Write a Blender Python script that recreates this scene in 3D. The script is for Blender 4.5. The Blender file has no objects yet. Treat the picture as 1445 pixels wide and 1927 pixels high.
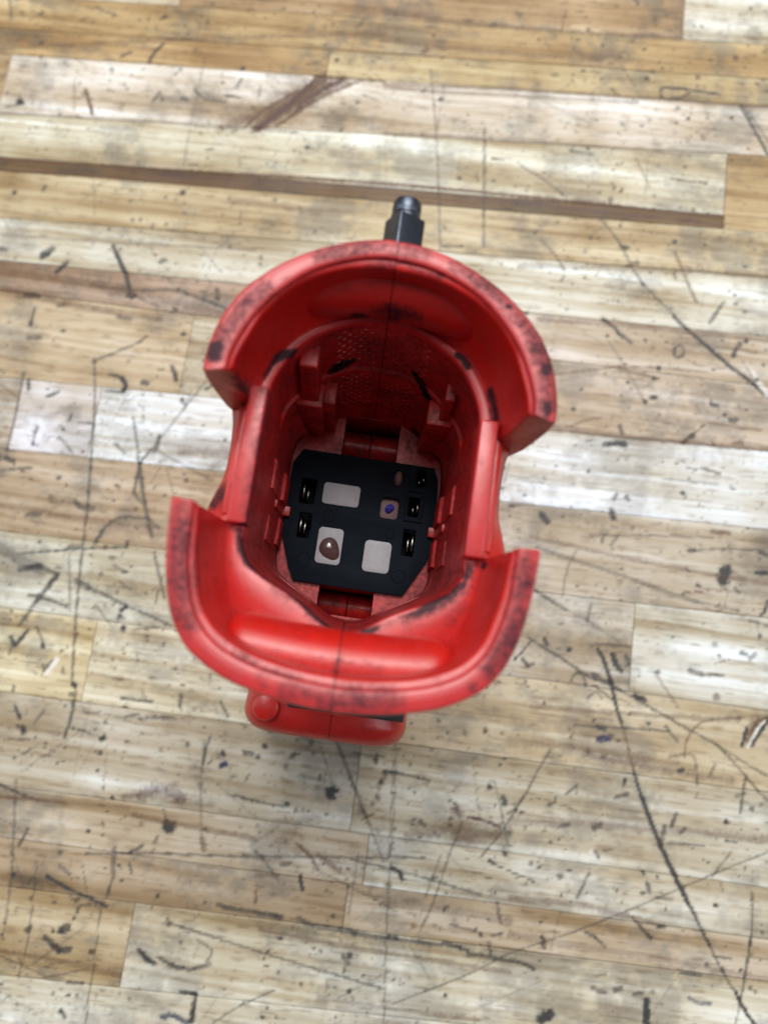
import bpy, bmesh, math, random
import numpy as np
from mathutils import Matrix, Vector, Euler

# ------------------------------------------------------------------ camera, light, exposure
S = 0.001                                   # everything below is measured in millimetres
TILT = math.radians(4.5)                    # the wrench leans a little on its rounded head
scn = bpy.context.scene
COL = scn.collection
CAM_LOC=(22.5348,-31.0978,275.5813)
CAM_R=(0.990274,0.136625,-0.026284)
CAM_U=(-0.129257,0.973330,0.189528)

def v3(t): return Vector(t)
cr = v3(CAM_R).normalized(); cu = v3(CAM_U); cu = (cu - cr*cu.dot(cr)).normalized(); cb = cr.cross(cu)
cam = bpy.data.cameras.new("camera")
cam.sensor_fit = 'HORIZONTAL'; cam.sensor_width = 36.0; cam.lens = 36.05
cam.clip_start = 0.005; cam.clip_end = 20.0
cam.dof.use_dof = True; cam.dof.focus_distance = 0.188; cam.dof.aperture_fstop = 13.5
camo = bpy.data.objects.new("camera", cam); COL.objects.link(camo)
m = Matrix((cr, cu, cb)).transposed().to_4x4(); m.translation = v3(CAM_LOC)*S
camo.matrix_world = m
scn.camera = camo

world = bpy.data.worlds.new("World"); scn.world = world; world.use_nodes = True
bg = world.node_tree.nodes["Background"]
bg.inputs[0].default_value = (0.80, 0.90, 1.0, 1); bg.inputs[1].default_value = 0.12

def area(name, loc, target, sx, sy, power, color):
    l = bpy.data.lights.new(name, 'AREA'); l.shape = 'RECTANGLE'; l.size = sx; l.size_y = sy
    l.energy = power; l.color = color
    o = bpy.data.objects.new(name, l); COL.objects.link(o); o.location = loc
    o.rotation_euler = (Vector(target) - Vector(loc)).to_track_quat('-Z', 'Y').to_euler()
    return o
area("unseen_lamp", (0.05, 0.33, 2.20), (0, 0, 0.1), 1.2, 0.40, 7.0, (1.0, 0.985, 0.955))  # weak ceiling lamp, added to brighten the front bar and upward faces
area("unseen_lamp", (0.05, 1.20, 2.50), (0, 0, 0.1), 1.6, 0.50, 65.0, (1.0, 0.985, 0.955))  # main ceiling light
area("unseen_lamp", (0.05, 1.30, 1.35), (0, 0, 0.1), 1.3, 0.40, 8.0, (1.0, 0.985, 0.955))
area("unseen_lamp", (-1.45, 0.15, 1.15), (0, 0, 0.05), 0.40, 1.4, 10.0, (0.88, 0.94, 1.0))  # side fill lamp, added to lighten the bench; no known source
area("unseen_lamp", (1.45, 0.0, 1.15), (0, 0, 0.05), 0.40, 1.4, 7.5, (0.88, 0.94, 1.0))  # matching fill lamp added on the other side

scn.view_settings.view_transform = 'Standard'; scn.view_settings.look = 'None'
scn.view_settings.exposure = 0.0; scn.view_settings.gamma = 1.0
scn.cycles.max_bounces = 8; scn.cycles.diffuse_bounces = 2
MARKS='''
k 0.68 .4 -169.5,210.8 -163.7,216
k 0.68 .4 -169.5,215.8 -162.2,212.2
k 1.13 .5 -142.7,220.4 -138.8,218.7 -133.3,217.5
k 0.91 .4 -147.6,213 -145.1,215.4
k 1.36 .7 -114.9,196.8 -113.2,201.9 -110.5,205.8
k 1.36 .6 -126.9,197.8 -123.4,200.5
k 3.42 .75 -164.7,172.1 -164.2,171.9
k 1.81 .7 -161.9,200.5
k 1.37 .5 -128.9,182
k 1.81 .55 -129.7,191.6
k 1.81 .5 -100.9,194.6
k 2.26 .7 -75.3,198.1
k 1.58 .7 -94,218.3
k 1.13 .5 -119.2,212.6
k 2.26 .5 -97.7,181.2 -96.1,181.1
k 1.36 .5 -76.4,189.1 -74.9,193.3
k 1.36 .5 -109.5,178.5 -107.7,183.2
k 1.07 .45 -107.7,183.2 -105.6,179
k 1.36 .5 -93.8,186.6 -91.8,184.3 -87.3,181.9 -79.6,182
k 0.64 .35 -144.1,184.6 -141.2,171.1
k 0.68 .3 -91.9,200.7 -92,183.1 -91.6,151.2
b 12.84 .28 -44.7,192.3 -58.7,183.2 -76.9,172.9
b 8.56 .8 -34.4,196.7 -50.3,185.4 -64.5,171.4
b 7.27 .5 -41,196.5 -58.5,182 -74.4,171.5
b 4.98 1 -41.6,197.7 -54.3,183 -65,170.6
b 1.71 .6 -25.8,198.2 -39.8,189.1 -52.3,177.8
b 1.13 .6 -45.6,197.7 -16.4,198.8
b 0.68 .5 -90.5,168.9 -66.5,170.5 -48,171.2
b 0.91 .35 -171.6,165.6 -127.2,168.5 -89.5,169.7
k 1.07 .7 95.8,204.4 95.2,207.7 97.8,209.3 107.2,209.1 118.9,208.3
k 1.07 .6 96,204.4 102.2,204.6 106.8,207.6
k 1.41 .65 127.1,204.1 132.1,195.7 138.9,183.4
k 0.86 .5 128.6,204.3 138.7,189.3
k 2.14 .85 89.3,212.5
k 1.71 .75 63.4,213
k 0.86 .4 63.4,213 70.6,212.6
p 2.55 .7 124.1,225.9
p 1.93 .6 114.2,223.6
k 1.71 .6 114.5,196.8
k 1.71 .4 51.4,209.9 52.9,209.8
b 2.26 .6 0.8,222.5
b 2.26 .55 -2.2,214.6 -0.6,215.8
k 0.68 .45 1.7,206.4 7.2,179.9 12.6,147.1 15.5,126.7
k 1.07 .45 26.7,182.1 29.2,158.5 32.2,129.9
k 0.81 .45 42.9,166.8 51.8,162.4 61.9,155.4
k 0.86 .5 76,147.8 84,138.5 92.2,124.9 99.9,117 107.4,110.1
k 1.61 .75 106.9,110.4 110.6,107 121,99 129.2,92.6 136.3,88.2 143.4,82.4
k 1.71 .4 -0.2,195.7 0.7,196.8
k 1.28 .35 18.2,183.8
k 1.28 .35 31.7,181.5
k 1.21 .35 38.2,181.1
k 1.28 .35 59.5,188.2
k 1.28 .3 83,191.7
k 1.28 .3 86.8,179.6
k 1.41 .4 96.7,173.7
k 1.28 .3 102.2,188.6
k 1.21 .3 75.7,177.1
k 1.71 .45 61.9,175.9
k 1.71 .45 70,175.2
k 0.64 .4 61.9,175.9 69.9,175.5
b 0.81 .4 87.3,176.1 93.9,163.9
b 1.28 .55 75.4,206.2 78.9,202.9
b 0.86 .35 76.4,220 84.9,208.5
b 1.01 .5 54.9,135 60.1,129.9 64.2,124.1
k 1.81 .6 84.8,136.8 87.3,136.4
k 1.93 .6 87.9,128.8 91.8,130.7
b 1.21 .5 105.6,136.7 109.1,129.2 114.5,117.7
k 1.41 .5 120.4,109.1 123.1,114.4 125.2,118.4
k 1.61 .7 80.6,105.8 84.8,103.1 87.1,100.6
k 1.61 .6 88.1,100.3 91.7,97.5
k 0.81 .3 83.3,97.1 88.9,89.6 99,74
k 1.01 .55 108.2,97.4 109.7,98.7 111.5,97.8 111.3,95 109.4,93.7 108,94.8 108.2,97.4
k 1.89 .65 130,97 131,100.3 132.3,102
k 2.27 .7 134.3,103.7
k 1.01 .35 122.4,91.1 127.3,91.9
b 0.81 .45 63.8,81.1 77.4,84.7 88.1,87.4 104.8,88.9 120.5,89.4
b 1.01 .5 88.2,86.3 95.2,85.7 103.1,84.6
k 2.02 .7 101.2,84.4
k 1.81 .75 98.7,75
k 2.08 .75 101.1,76.8 102.5,77
k 2.00 .6 123.2,77.1 125.2,76.6
k 1.70 .65 128.1,73.6
k 2.00 .65 130.3,71.8 132.4,72.1
k 2.02 .65 113.5,61 117.2,64.2
k 1.89 .6 90.2,64.2 91.3,61.4
k 2.46 .75 85.3,56.4 87.2,57
k 2.65 .8 89.1,57.5 92.4,57.5
b 1.01 .45 72.5,61.9 78.1,65.1 82.9,66.5
k 0.76 .35 107.7,46.5 126.9,46.6
b 1.21 .45 120.8,52.3 127.6,50.7
b 0.81 .4 121.7,69.7 141.1,69.1
l 1.81 .5 134.4,94.3 139.2,88.6 143.3,82.9
b 0.81 .5 133.6,95.3 138.2,88.3
k 0.95 .3 67.4,43.2
b 1.89 .5 131.7,62.8 134.6,63.8
k 2.84 .75 65.1,26.9 67.2,25
k 2.27 .7 89.7,31.8 90.8,29.4
k 1.51 .5 90.3,36.2 91.1,38.3
k 1.51 .6 94.6,37.8 95.4,36.9
k 0.95 .5 87.2,19.7 87.8,22.1 88.8,23.6
k 1.13 .4 90.7,19.5 93.2,23.6
k 0.57 .45 82.9,21.8 103.6,24.6 126.1,26.8
k 1.61 .35 64.4,15.1 74.1,12.9 93.4,9.3 106.8,6.3 121.9,3.1
k 0.88 .4 121.9,3.1 136.8,1.9
k 0.57 .4 78.6,16 76,8.9 75.1,-1.8
k 4.77 .85 131.6,15.4 130.7,12
k 2.27 .8 132.5,16.9
k 1.70 .6 118.5,21.1 120.2,21.4
k 0.76 .45 120.2,21.4 128.2,23 144,24.6
k 1.70 .85 142.5,16.3 146.2,16.6
k 1.70 .6 143.1,23.7 146,23.1
b 1.51 .5 126,29.1 131.6,29.3
k 1.13 .5 65,-0.3 71.9,-3.7 76.8,-5.9
k 0.76 .3 76.8,-5.9 84.6,-8.6 95.3,-14.1
k 1.06 .5 84.6,-9 84.9,-5.6 85.6,-2.8
k 1.24 .6 144.5,1.6 145.9,3.5 146.7,7
k 0.88 .45 140.6,-1 147.1,-1.9
k 0.95 .55 64.8,-17.3 69.8,-20 75.6,-22.3 87.2,-28.1 94.7,-29.8 107.9,-35.1
k 0.88 .5 107.9,-35.1 120.9,-40.5 131.1,-44.4 136.7,-48.8 143.2,-54.9 149.6,-60.8
k 1.89 .55 88,-27 94.7,-29.4
k 0.71 .45 131.1,-44.4 141.1,-49.1 149.3,-52.6
k 1.89 .7 103.1,-32.2 106.3,-33
k 1.51 .5 109.4,-36.2
k 1.59 .75 89.1,-18.1 91.2,-21.1 94.6,-28.9
k 1.32 .7 94.6,-28.9 97.1,-36.7 99.3,-42.1
b 0.76 .5 99.3,-42.1 101.7,-48.5 104.5,-56.9
k 1.06 .75 104.5,-56.9 106.3,-61.9 108.4,-66.7
k 1.77 .85 107.9,-65.1 111.6,-73.1 114.6,-78.6 119.6,-87.1 125.4,-96.2
k 1.15 .7 125.4,-96.2 130.1,-103.6 133,-108.1
k 0.82 .55 133,-108.1 134.8,-111 138.6,-116.8 142.2,-121
k 1.32 .75 142.2,-121 144.9,-125.3 148.5,-129.4
k 2.30 .8 94.4,-19.4 95.5,-22 97.6,-24.2
k 0.76 .5 88,-16.3 100,-15.8
k 1.41 .6 99,-19.1 100.3,-21.7
k 1.24 .7 63.4,-25.1 65.3,-27.2
k 1.13 .6 65.3,-27.2 67.2,-26.2
k 0.76 .5 80.8,-30.2 82.2,-27.5 84.8,-27.8 86,-31.3
k 0.95 .5 87.2,-35 89.8,-32.8 91.8,-34.5
u 2.65 .7 92.2,-48.4 94.7,-47.5
k 1.89 .65 91.9,-44.9 93.7,-44.6
p 1.41 .6 96.4,-46.4
k 1.41 .5 88.6,-52.5 88.9,-53.8
k 1.41 .6 108.3,-41
k 0.71 .5 83.2,-44.9 115.7,-42.3
k 1.41 .5 101.8,-38.7
b 3.40 .75 148.4,-33.6 144.1,-36.3 141.7,-42
k 1.24 .75 140.3,-43.6 141.5,-37.6
l 1.06 .7 147.6,-34.6 145.1,-38 142.3,-43.7
k 1.24 .8 148.5,-34.5 146,-38.4 143.4,-43.5
b 0.71 .5 140.4,-34.5 130.6,-36.3 124.5,-39.4 121.3,-45.7 121.2,-50.2
k 1.06 .5 114.3,-41.1 118.6,-45.6
b 2.83 .45 130.7,-28.7
k 1.89 .5 121.2,-21 125.2,-21.9
k 1.13 .45 125.2,-21.9 132.5,-21.2
k 1.77 .55 144.5,-5.8
k 1.59 .5 138.4,-12.4 140.3,-13
k 1.59 .5 141.6,-14.1 143,-12.5
k 2.27 .4 129.2,-10.9
b 0.76 .4 108.8,-22.7 113.8,-28.9 117.8,-33.8
b 1.06 .4 116.2,-50.7 123.3,-49 125.3,-52.2
k 0.88 .45 125.3,-52.2 126,-58.7
k 0.88 .4 129.4,-56 131.5,-51.3
k 0.88 .45 75.9,-54.4 72.1,-62.3 68.5,-70.7 64.6,-76.4
k 0.71 .45 68.5,-70.7 63,-81.8 56.4,-91.6
k 0.71 .4 48.9,-81.2 45.8,-92.7 42.3,-108.3 39.1,-117.3
k 0.71 .35 43.1,-93.1 39.5,-107
p 3.89 .7 46.3,-77.7 47.9,-78.8
p 1.59 .6 44.9,-81
p 1.24 .65 50.9,-79.8 56,-80.2 61.8,-81.3
b 6.01 .35 51,-83.5 36.8,-85.9 31.8,-88.8
b 4.60 .4 61.8,-84 47.8,-87
k 1.41 .6 34.7,-83.3 36.7,-84.7
k 0.71 .4 58.1,-67 61.2,-75.2 64.8,-86.6
k 1.89 .55 61.4,-71.7 62.5,-74.1
k 1.77 .6 64.2,-89.8
k 2.12 .5 64.9,-82.9
k 1.41 .5 116,-73.3 115.3,-80.5
k 1.41 .55 119.6,-69.1 118.3,-73.3
k 0.89 .55 118.1,-78.5 129.5,-77.7
k 2.12 .85 136.3,-69.1
k 1.59 .85 110.1,-89
k 1.41 .6 102,-95.8
k 1.59 .6 111.7,-92.1 112.6,-94.8
k 1.41 .5 110.2,-95.6
l 1.59 .5 92.7,-84.8
k 1.24 .6 93.9,-84.6 95.1,-86.3
k 1.77 .6 79,-113.7 80,-116.5
l 0.88 .5 78.8,-114.7
k 0.49 .5 150.3,-76.8 139.3,-82.6 115.8,-95.9 97.5,-106 89.1,-110.5
k 0.49 .45 89.1,-110.5 69.2,-119.9 56.2,-128.2 33.3,-140.3
k 0.88 .35 132.6,-86.9 138.2,-78.6
k 1.17 .6 107.7,-103.3 110.4,-105.7 114.1,-108.9
k 1.24 .6 93.1,-110.2 96.1,-111
k 0.83 .5 96.1,-111 99.8,-113.7
k 0.88 .5 92.4,-91.9 89.1,-99.8
k 0.66 .55 145.8,-89.9 146.2,-102.9
k 0.88 .6 146.2,-102.9 144.5,-117.5 143.6,-122.4
k 0.53 .4 143.6,-122.4 142.6,-129.9
k 1.32 .4 114.9,-96.1 120.2,-96.1
k 1.41 .5 121.4,-74.8 123,-73.2
k 1.59 .5 81.8,-78.2 84.4,-77.4
k 2.12 .6 92.9,-77.5 94.9,-76
k 1.41 .5 99.5,-66.3 102.9,-64.9
k 0.88 .5 82.6,-67.8 85.9,-64.4
k 1.41 .4 141.6,-59.1 139.1,-60.6
k 0.88 .55 141.9,-53.3 141.2,-60.3 140.7,-65.5
k 1.59 .55 144.5,-63.8
k 1.59 .45 147.4,-61.9
k 1.24 .55 69.4,-121.9 73.8,-122.4 77.4,-123.5
k 0.66 .45 97.1,-122.6 100.5,-121.6
k 1.59 .6 96.6,-126.2
k 1.48 .5 98.3,-126.7 100.4,-126.9
k 1.81 .5 103.7,-125.8 105.6,-124.9
k 1.15 .5 109.7,-126.1 112.4,-125.4
k 1.15 .5 115.8,-124.6
k 2.47 .85 114.1,-127.5 114.5,-134.5
k 3.29 .8 81.1,-137.9 83.9,-135.8
u 1.24 .5 127.5,-124.5 129.7,-125.4 134,-125.4
k 1.75 .85 137.6,-115
k 1.32 .6 132.5,-113.9
k 0.66 .5 134.9,-111.3 140,-111.2
k 0.82 .5 124.2,-117.7 131,-117.3
b 1.59 .5 148.2,-119.7
b 4.60 .25 99.6,-131.3 111.5,-131.1
k 1.13 .5 2.6,-61.5 5.8,-66.4 9.5,-73
k 1.06 .55 9.5,-73 16.7,-85
k 0.76 .4 16.7,-85 24.3,-97.9
k 0.57 .4 -3.1,-62.9 0.2,-69 3.7,-76.1
k 2.08 .8 -21.6,-66.7
k 1.89 .5 -23.4,-70.6
k 1.77 .55 -11.9,-68.8 -10.7,-67.9
k 1.59 .5 -13.2,-72.3
k 1.59 .45 -4.4,-66.6
k 4.42 .85 3.2,-78.9 4.4,-78.6
l 1.51 .4 5.6,-79.1
k 0.71 .6 -29.4,-84.1 -21.8,-84.9 -11.4,-85.4
k 0.53 .4 23.3,-59.5 25.1,-76.9 26.6,-97.2 28,-117 31.1,-146.5
k 0.53 .3 22.4,-59.7 24.2,-77 25.7,-97.3
b 2.15 .5 21.1,-70.4 19.3,-74.6
p 2.12 .65 19.6,-78
k 0.88 .65 20,-69.2 27.4,-69.2 36.3,-70.1
k 0.76 .5 9.2,-64.7 20.3,-64.4
k 1.06 .5 17.1,-64 17.4,-66.6
b 3.94 .45 -6.7,-93.1
b 1.06 .6 -5.6,-96.4 -0.1,-99.9 2.6,-103.5
b 2.12 .4 2.5,-99.3 10.3,-102.9
k 0.71 .5 -76.4,-109.9 -51.2,-106.2 -24.2,-103.2 11.4,-98.4 38,-94.7
k 0.71 .5 13.3,-98.8 27.9,-100 38.8,-101
k 0.95 .5 38.8,-101 57.7,-103.6
k 1.59 .75 27.4,-99.4 29.7,-100.5 31.4,-102.4
b 2.47 .5 26.7,-104.7
k 1.41 .7 -2.7,-106.5 -2,-108.9 -1.2,-110.5
k 1.06 .5 -19.1,-100.9 -16,-103
k 0.71 .4 -16,-103 -9.5,-109.2
k 1.59 .45 -9.5,-103.8 -6.9,-102.9
b 0.96 .5 -17.8,-108.3 -9.9,-107.2
k 0.71 .35 3.2,-104 18.3,-108.5 30.5,-112.8
k 0.88 .45 13.7,-107.6
k 0.72 .35 15.6,-96.2 14.9,-115.6
k 1.59 .55 -28.7,-119.1 -24.9,-119.7 -15.9,-119.8
k 1.79 .6 -15.9,-119.8 -6.8,-120.1
k 1.77 .5 -1.5,-119.6 4,-120.8 13,-121.1
k 1.94 .6 12.9,-120.8 21.9,-121.4 31.6,-121
k 1.41 .5 31.6,-121 46.6,-120.8
k 1.59 .6 47.3,-120 55.4,-121.1
k 1.32 .5 55.5,-121.9 69.4,-122.2
k 1.59 .9 58.8,-115.7
k 0.71 .5 48.9,-114.2 57.3,-114.8
k 1.24 .5 63.2,-105.2 65.1,-111
k 0.88 .5 62.6,-115.5 66,-114.3
k 1.41 .45 62,-117.7 62.8,-121.6
k 0.71 .5 -43.5,-127.1 -19.4,-130.5 4.2,-133.5 29.8,-136.4
k 1.41 .55 15,-128.6 17.1,-130.8
k 0.88 .5 16,-131.7 16.2,-133
k 1.41 .6 2.8,-139
k 0.76 .65 -110.5,-92.1 -102.4,-94.2 -96.1,-95.5
k 4.77 .9 -50.2,-97 -49.4,-97.4
k 1.59 .85 -76.8,-102.7
k 1.51 .8 -37.3,-96.5
k 1.32 .6 -61.2,-107.3 -59.7,-106.3 -57.5,-104.6
k 1.06 .45 -53.7,-102.8 -52.8,-101
k 1.13 .55 -99.6,-110.6 -98.4,-107.5 -97.7,-104.8
k 1.53 .5 -101.3,-113.5
k 1.24 .8 -87.8,-118.8 -80.4,-121.5
k 1.06 .7 -80.4,-121.5 -72.6,-123.4 -65.8,-125.2
u 1.41 .4 -84.2,-114.9 -80.4,-116.9
k 0.88 .5 -65.2,-114.7 -65.8,-118.2 -66.3,-122.4
k 0.88 .55 -75.1,-128.7 -74.7,-126.3 -70.9,-125.3
k 1.77 .75 -49.3,-119.6
k 1.89 .6 -71.3,-123.5
k 1.41 .5 -83.5,-126.6
k 2.83 .75 -79.3,-134.6 -77.5,-133.7
k 2.27 .6 -84.2,-137.5 -81,-139.5 -78.8,-140.8
k 2.27 .65 -78.8,-140.8 -75.4,-140
k 1.89 .6 -90.8,-136.3 -90.1,-135.4
k 0.53 .45 -67.8,-124.3 -66.5,-140.6 -65.4,-160.9
k 0.57 .4 -92.2,-114.4 -90,-135.9 -90.3,-150.7
k 0.76 .4 -105.3,-90.1 -100.1,-118.9 -98.2,-140.4
k 1.77 .65 -52.1,-136.9 -49.3,-138.9 -46.4,-140
k 1.41 .6 -45,-138 -39.2,-139.9 -33,-139.8
k 1.41 .5 -33,-139.8 -28,-137.4
k 0.71 .5 -33.4,-130.9 -28.2,-133.4 -29.4,-137.1
k 1.13 .5 -38.8,-132.5
k 0.53 .45 -97.9,-145.3 -81.6,-149
k 0.53 .4 -82.3,-149.8 -68,-144.9
k 1.41 .65 -36.1,-147.1 -31.1,-147
k 1.77 .65 -31.1,-147 -31,-151.5 -31,-155.4
u 1.77 .6 -40.7,-155.3 -37.4,-154.3 -32.7,-155.7
k 0.88 .55 -74.1,-149.9 -68.8,-149.4
k 1.24 .6 -74,-158.7 -72.4,-160
k 0.53 .45 -24,-154.7 -16.3,-148.5 -5.9,-142.2
k 1.43 .5 -77.8,-153.6
k 1.06 .5 -69.8,-153.3
k 1.24 .5 -56,-150.4
k 1.41 .5 -44.6,-125.9 -43.7,-127.8
k 1.41 .55 -33.2,-119.3
k 0.71 .35 -42.6,-67.9 -41.2,-82.8 -37.1,-103
k 1.89 .45 -66.8,-106.8 -65.9,-114
b 2.12 .4 -37.7,-99.7 -36.2,-102.9
p 5.67 .5 -60.4,-88.2 -53.3,-85.8 -46.4,-87.9
p 3.03 .4 -66.6,-89.9 -60.3,-88.3
u 2.30 .9 -35.3,-75.1 -34.1,-74.6
k 1.93 .8 -112.7,112.6 -108.9,106.9
k 2.02 .8 -108.9,106.9 -104.8,100.5 -102.5,94.5
k 3.00 .75 -102.2,92.7 -100.3,93
k 1.28 .4 -118.3,95.5 -101.2,95.3 -84.6,97.4 -80.2,96.4
k 1.50 .55 -80.2,96.4 -70.2,94 -62.9,91.8
k 1.01 .45 -100.7,92.9 -89.4,89.6
k 3.02 .6 -139.9,105.4 -136.7,108.5
k 1.71 .5 -140.1,104.2 -137.5,106.1
k 2.14 .65 -133,98.9 -129.7,103.4
k 2.78 .7 -142.9,88.3 -138.2,88.2
k 2.14 .6 -157.5,106 -154.8,105.8
k 2.42 .6 -92.7,108.4 -91.1,109.1
k 2.14 .65 -83,89.3
k 1.28 .5 -138,82.9 -138.1,75.7
k 2.14 .6 -138.3,76.6
k 1.71 .5 -138,70.6 -133.3,71.2
k 1.81 .6 -125,75.1
k 2.22 .65 -78.1,79.7
k 1.93 .55 -68.5,99.4 -67.4,95.7
k 1.93 .5 -59.7,88.2
k 1.93 .55 -128.9,85.1 -127,86
k 1.93 .5 -104.8,83.7 -99.8,83.2
k 2.26 .7 -157.4,130.9
k 1.93 .5 -145.5,135.2 -146,133.5
k 2.57 .7 -89.6,139.3
k 1.50 .5 -64.3,128.5
k 0.86 .55 -110.4,65.4 -108.2,55.9 -106.4,47.6 -103.7,29 -100.9,8.9
k 1.01 .55 -100.9,8.9 -98.4,-16.6 -95.5,-39.3 -92.8,-55.8
k 1.07 .45 -94.4,74.4 -99.5,71.1 -105,67.6 -110.1,64.7
k 2.42 .35 -110.4,64.3
k 1.21 .75 -103,59.8 -99.8,59.6 -97.4,58.1
k 2.22 .8 -98,58.9 -96.2,56.4 -96.6,54
k 1.02 .6 -96.5,53.8 -102.6,53
k 2.42 .65 -89.6,58.5 -88.3,58.4
k 1.93 .65 -79.8,66 -78.5,63.6 -77.4,60.9
k 1.61 .65 -133.9,53.7 -132.9,50.2
k 1.41 .55 -125.3,48.1 -121.2,50.4
k 0.81 .4 -144.4,50.8 -135.9,45.9
k 0.81 .45 -136.3,56.6 -135.5,35.3 -135.8,24.8
k 1.61 .6 -126.2,35.5 -126.4,33.4
k 1.81 .65 -126.4,29.2
k 0.64 .5 -126.8,33.3 -126.6,29.8
k 1.50 .5 -114.2,42.3 -114.8,40.1
k 1.28 .45 -110.6,39.6 -105.4,39.9
k 2.03 .6 -135.6,22.4 -132.3,21.5
k 1.01 .5 -136.5,17.5 -124.8,20
k 1.81 .6 -113.9,17.4
k 1.01 .35 -66.3,61.3 -72.4,49.8 -77.7,39.7 -81.4,33
k 0.81 .3 -72.4,49.8 -70.8,57.5
k 1.01 .55 -81.4,33 -84.9,26.9
k 1.01 .5 -90.9,44.3 -87.6,35.3 -85.3,26.9
k 1.70 .65 -79.5,38.4 -79.5,34.7 -80.2,32.1
k 1.41 .55 -84.9,26.9 -84.8,16.1
k 1.61 .55 -84.9,26.9 -81.8,17.5 -76.7,4.1 -75,0.3
k 1.21 .35 -85.2,21.1 -82.6,21.5
k 1.53 .5 -85,15.5 -79.9,11.7
k 1.21 .5 -95.8,33.2 -91.1,30.2
k 0.81 .35 -78.3,32.3 -56.4,23.9
k 1.70 .55 -95,-4.7 -93.5,-0.2 -91.1,3.8
k 1.41 .5 -91.1,3.8 -86.8,6.1 -77.7,6.7
k 1.42 .4 -77.7,6.7 -72.7,3.6
k 2.27 .45 -122.7,2 -117.8,3
k 2.42 .5 -105.6,9.3 -102.6,7.7 -98.6,7.6
k 2.22 .45 -115.3,10
k 0.81 .55 -121.4,-12.2 -102.2,-8.1 -83,-4.7
k 4.16 .35 -129.8,-11 -120.8,-14.7 -112.2,-17.5
k 2.27 .65 -120.5,-18 -113.6,-15.7
k 2.02 .6 -113.6,-15.7 -106.1,-18
k 2.08 .6 -106.4,-18.1 -111.8,-28.1
k 1.51 .55 -111.8,-28.1 -116.4,-38
k 1.42 .5 -115.1,-26.6 -108,-27.2 -100.7,-28.9
k 1.89 .55 -100.8,-28.6
k 1.89 .5 -104.4,-7.6 -100.5,-7.1
k 2.65 .5 -98.8,-19.6 -94.5,-20.9
k 1.42 .5 -94.5,-20.9 -84,-24 -78.6,-25.9
k 0.95 .5 -78.6,-25.9 -68.3,-28.5 -61.7,-30.5
k 1.13 .35 -75.1,-33.7 -65.8,-31.4
k 0.76 .45 -103.9,-9.5 -99,-30.2
k 1.21 .5 -72.9,-5.3 -69.3,-13.6 -65.9,-20.9
k 1.32 .5 -83.4,-2.8 -83.4,-4.8
k 1.81 .65 -80.7,-27.4 -79.4,-26.2
k 1.81 .6 -80.9,-29.3
k 2.46 .85 -78.6,-33.8
k 1.01 .4 -90.2,-27.1 -82.9,-33.8
k 1.70 .4 -90.7,-15.6
k 1.61 .4 -83.5,-21.4
k 1.13 .4 -86.4,-12.1 -81.1,-13.9
k 1.70 .7 -118,-42.4 -116.4,-45
k 1.61 .65 -115.9,-44.6 -112.8,-39.2
b 1.13 .5 -117.3,-45.1 -117.4,-48
l 1.70 .7 -102.8,-53.1 -99.9,-47.4
k 0.95 .55 -104.2,-52.7 -101.7,-48.3
k 1.32 .4 -97.3,-50.5 -96.7,-52.2
k 0.95 .55 -110,-37.5 -107.7,-40.6 -105.9,-43.6
k 1.89 .9 -92.5,-55.4 -91.7,-55.6
k 0.95 .45 -90.9,-57.4 -90.7,-62.9
k 1.32 .55 -90.7,-62.9 -90.9,-69.3 -91.5,-73.5
k 1.32 .65 -111.3,-65.7 -108.6,-69.4
k 2.29 .8 -107.1,-72.4 -106.2,-73.8
u 0.95 .4 -100.4,-65.1 -103.2,-70.1
k 0.76 .45 -111.2,-77 -103.7,-76.1
k 1.59 .6 -78.4,-66.6
k 1.94 .75 -78.7,-72.4 -77.9,-71.6
k 1.70 .65 -78.1,-77
k 1.51 .6 -77.7,-82.7
k 0.95 .45 -81.5,-63.8 -86.2,-64.4
k 0.95 .55 -74.5,-57.7 -69.3,-57.7 -63.6,-57.4
k 1.13 .5 -64.4,-63 -55.1,-61.7
k 1.13 .4 -71.9,-63.9 -67.4,-62.3
k 1.51 .55 -53.8,-53.7 -53.4,-57.7
k 1.51 .5 -64.8,-68.5
k 1.89 .55 -48.3,-70
k 1.13 .5 -40.7,-66.2 -41.7,-69.6 -41.7,-75.8
k 1.70 .5 -28.1,-70 -25.3,-69.9
k 1.32 .5 -107.6,-82.8
k 0.88 .45 -104.5,-81.1 -102.5,-79
k 1.13 .4 -98.8,-81 -95.2,-80.2
k 1.41 .5 -90.7,-77
k 0.76 .45 -85.8,-70.4 -82.8,-71.2
b 1.51 .4 -78.3,-51.5 -75.4,-51.3
k 1.70 .35 -65.2,-49.5
k 1.51 .35 -77.2,-40.9
b 1.15 .4 -98.4,-43.9
k 0.95 .5 -83.3,-17.5 -78.9,-19.8
b 0.72 .4 -109.6,-96.1 -87.2,-94.6
b 5.14 .35 -155.5,97.7 -111.8,95.1 -64.2,89.9
b 3.00 .4 -153.6,89.5 -120.6,86.2 -88.5,84.6
b 3.89 .3 62.1,-53.2 96.5,-51.9 123.6,-54.2
p 3.03 .35 87.6,-54 114.8,-55.4 137.9,-55.6
p 3.54 .3 64.8,-79 98.5,-75.8 150.2,-72.7
b 1.77 .4 67.4,-103 95.4,-102.2 118.1,-104.6
b 2.47 .3 26.3,-110.6 48.7,-109.8 68.2,-110.3
b 5.30 .25 -4.9,-98.4 9.9,-100.5 21.3,-104.7
b 1.77 .35 -98.3,-143.7 -80,-143.9 -59.8,-144.9
b 3.78 .28 -133.5,4.6 -92.6,3 -66.4,2.5
b 1.51 .35 62.1,18.7 100.5,15.1 146.4,12.6
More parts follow.
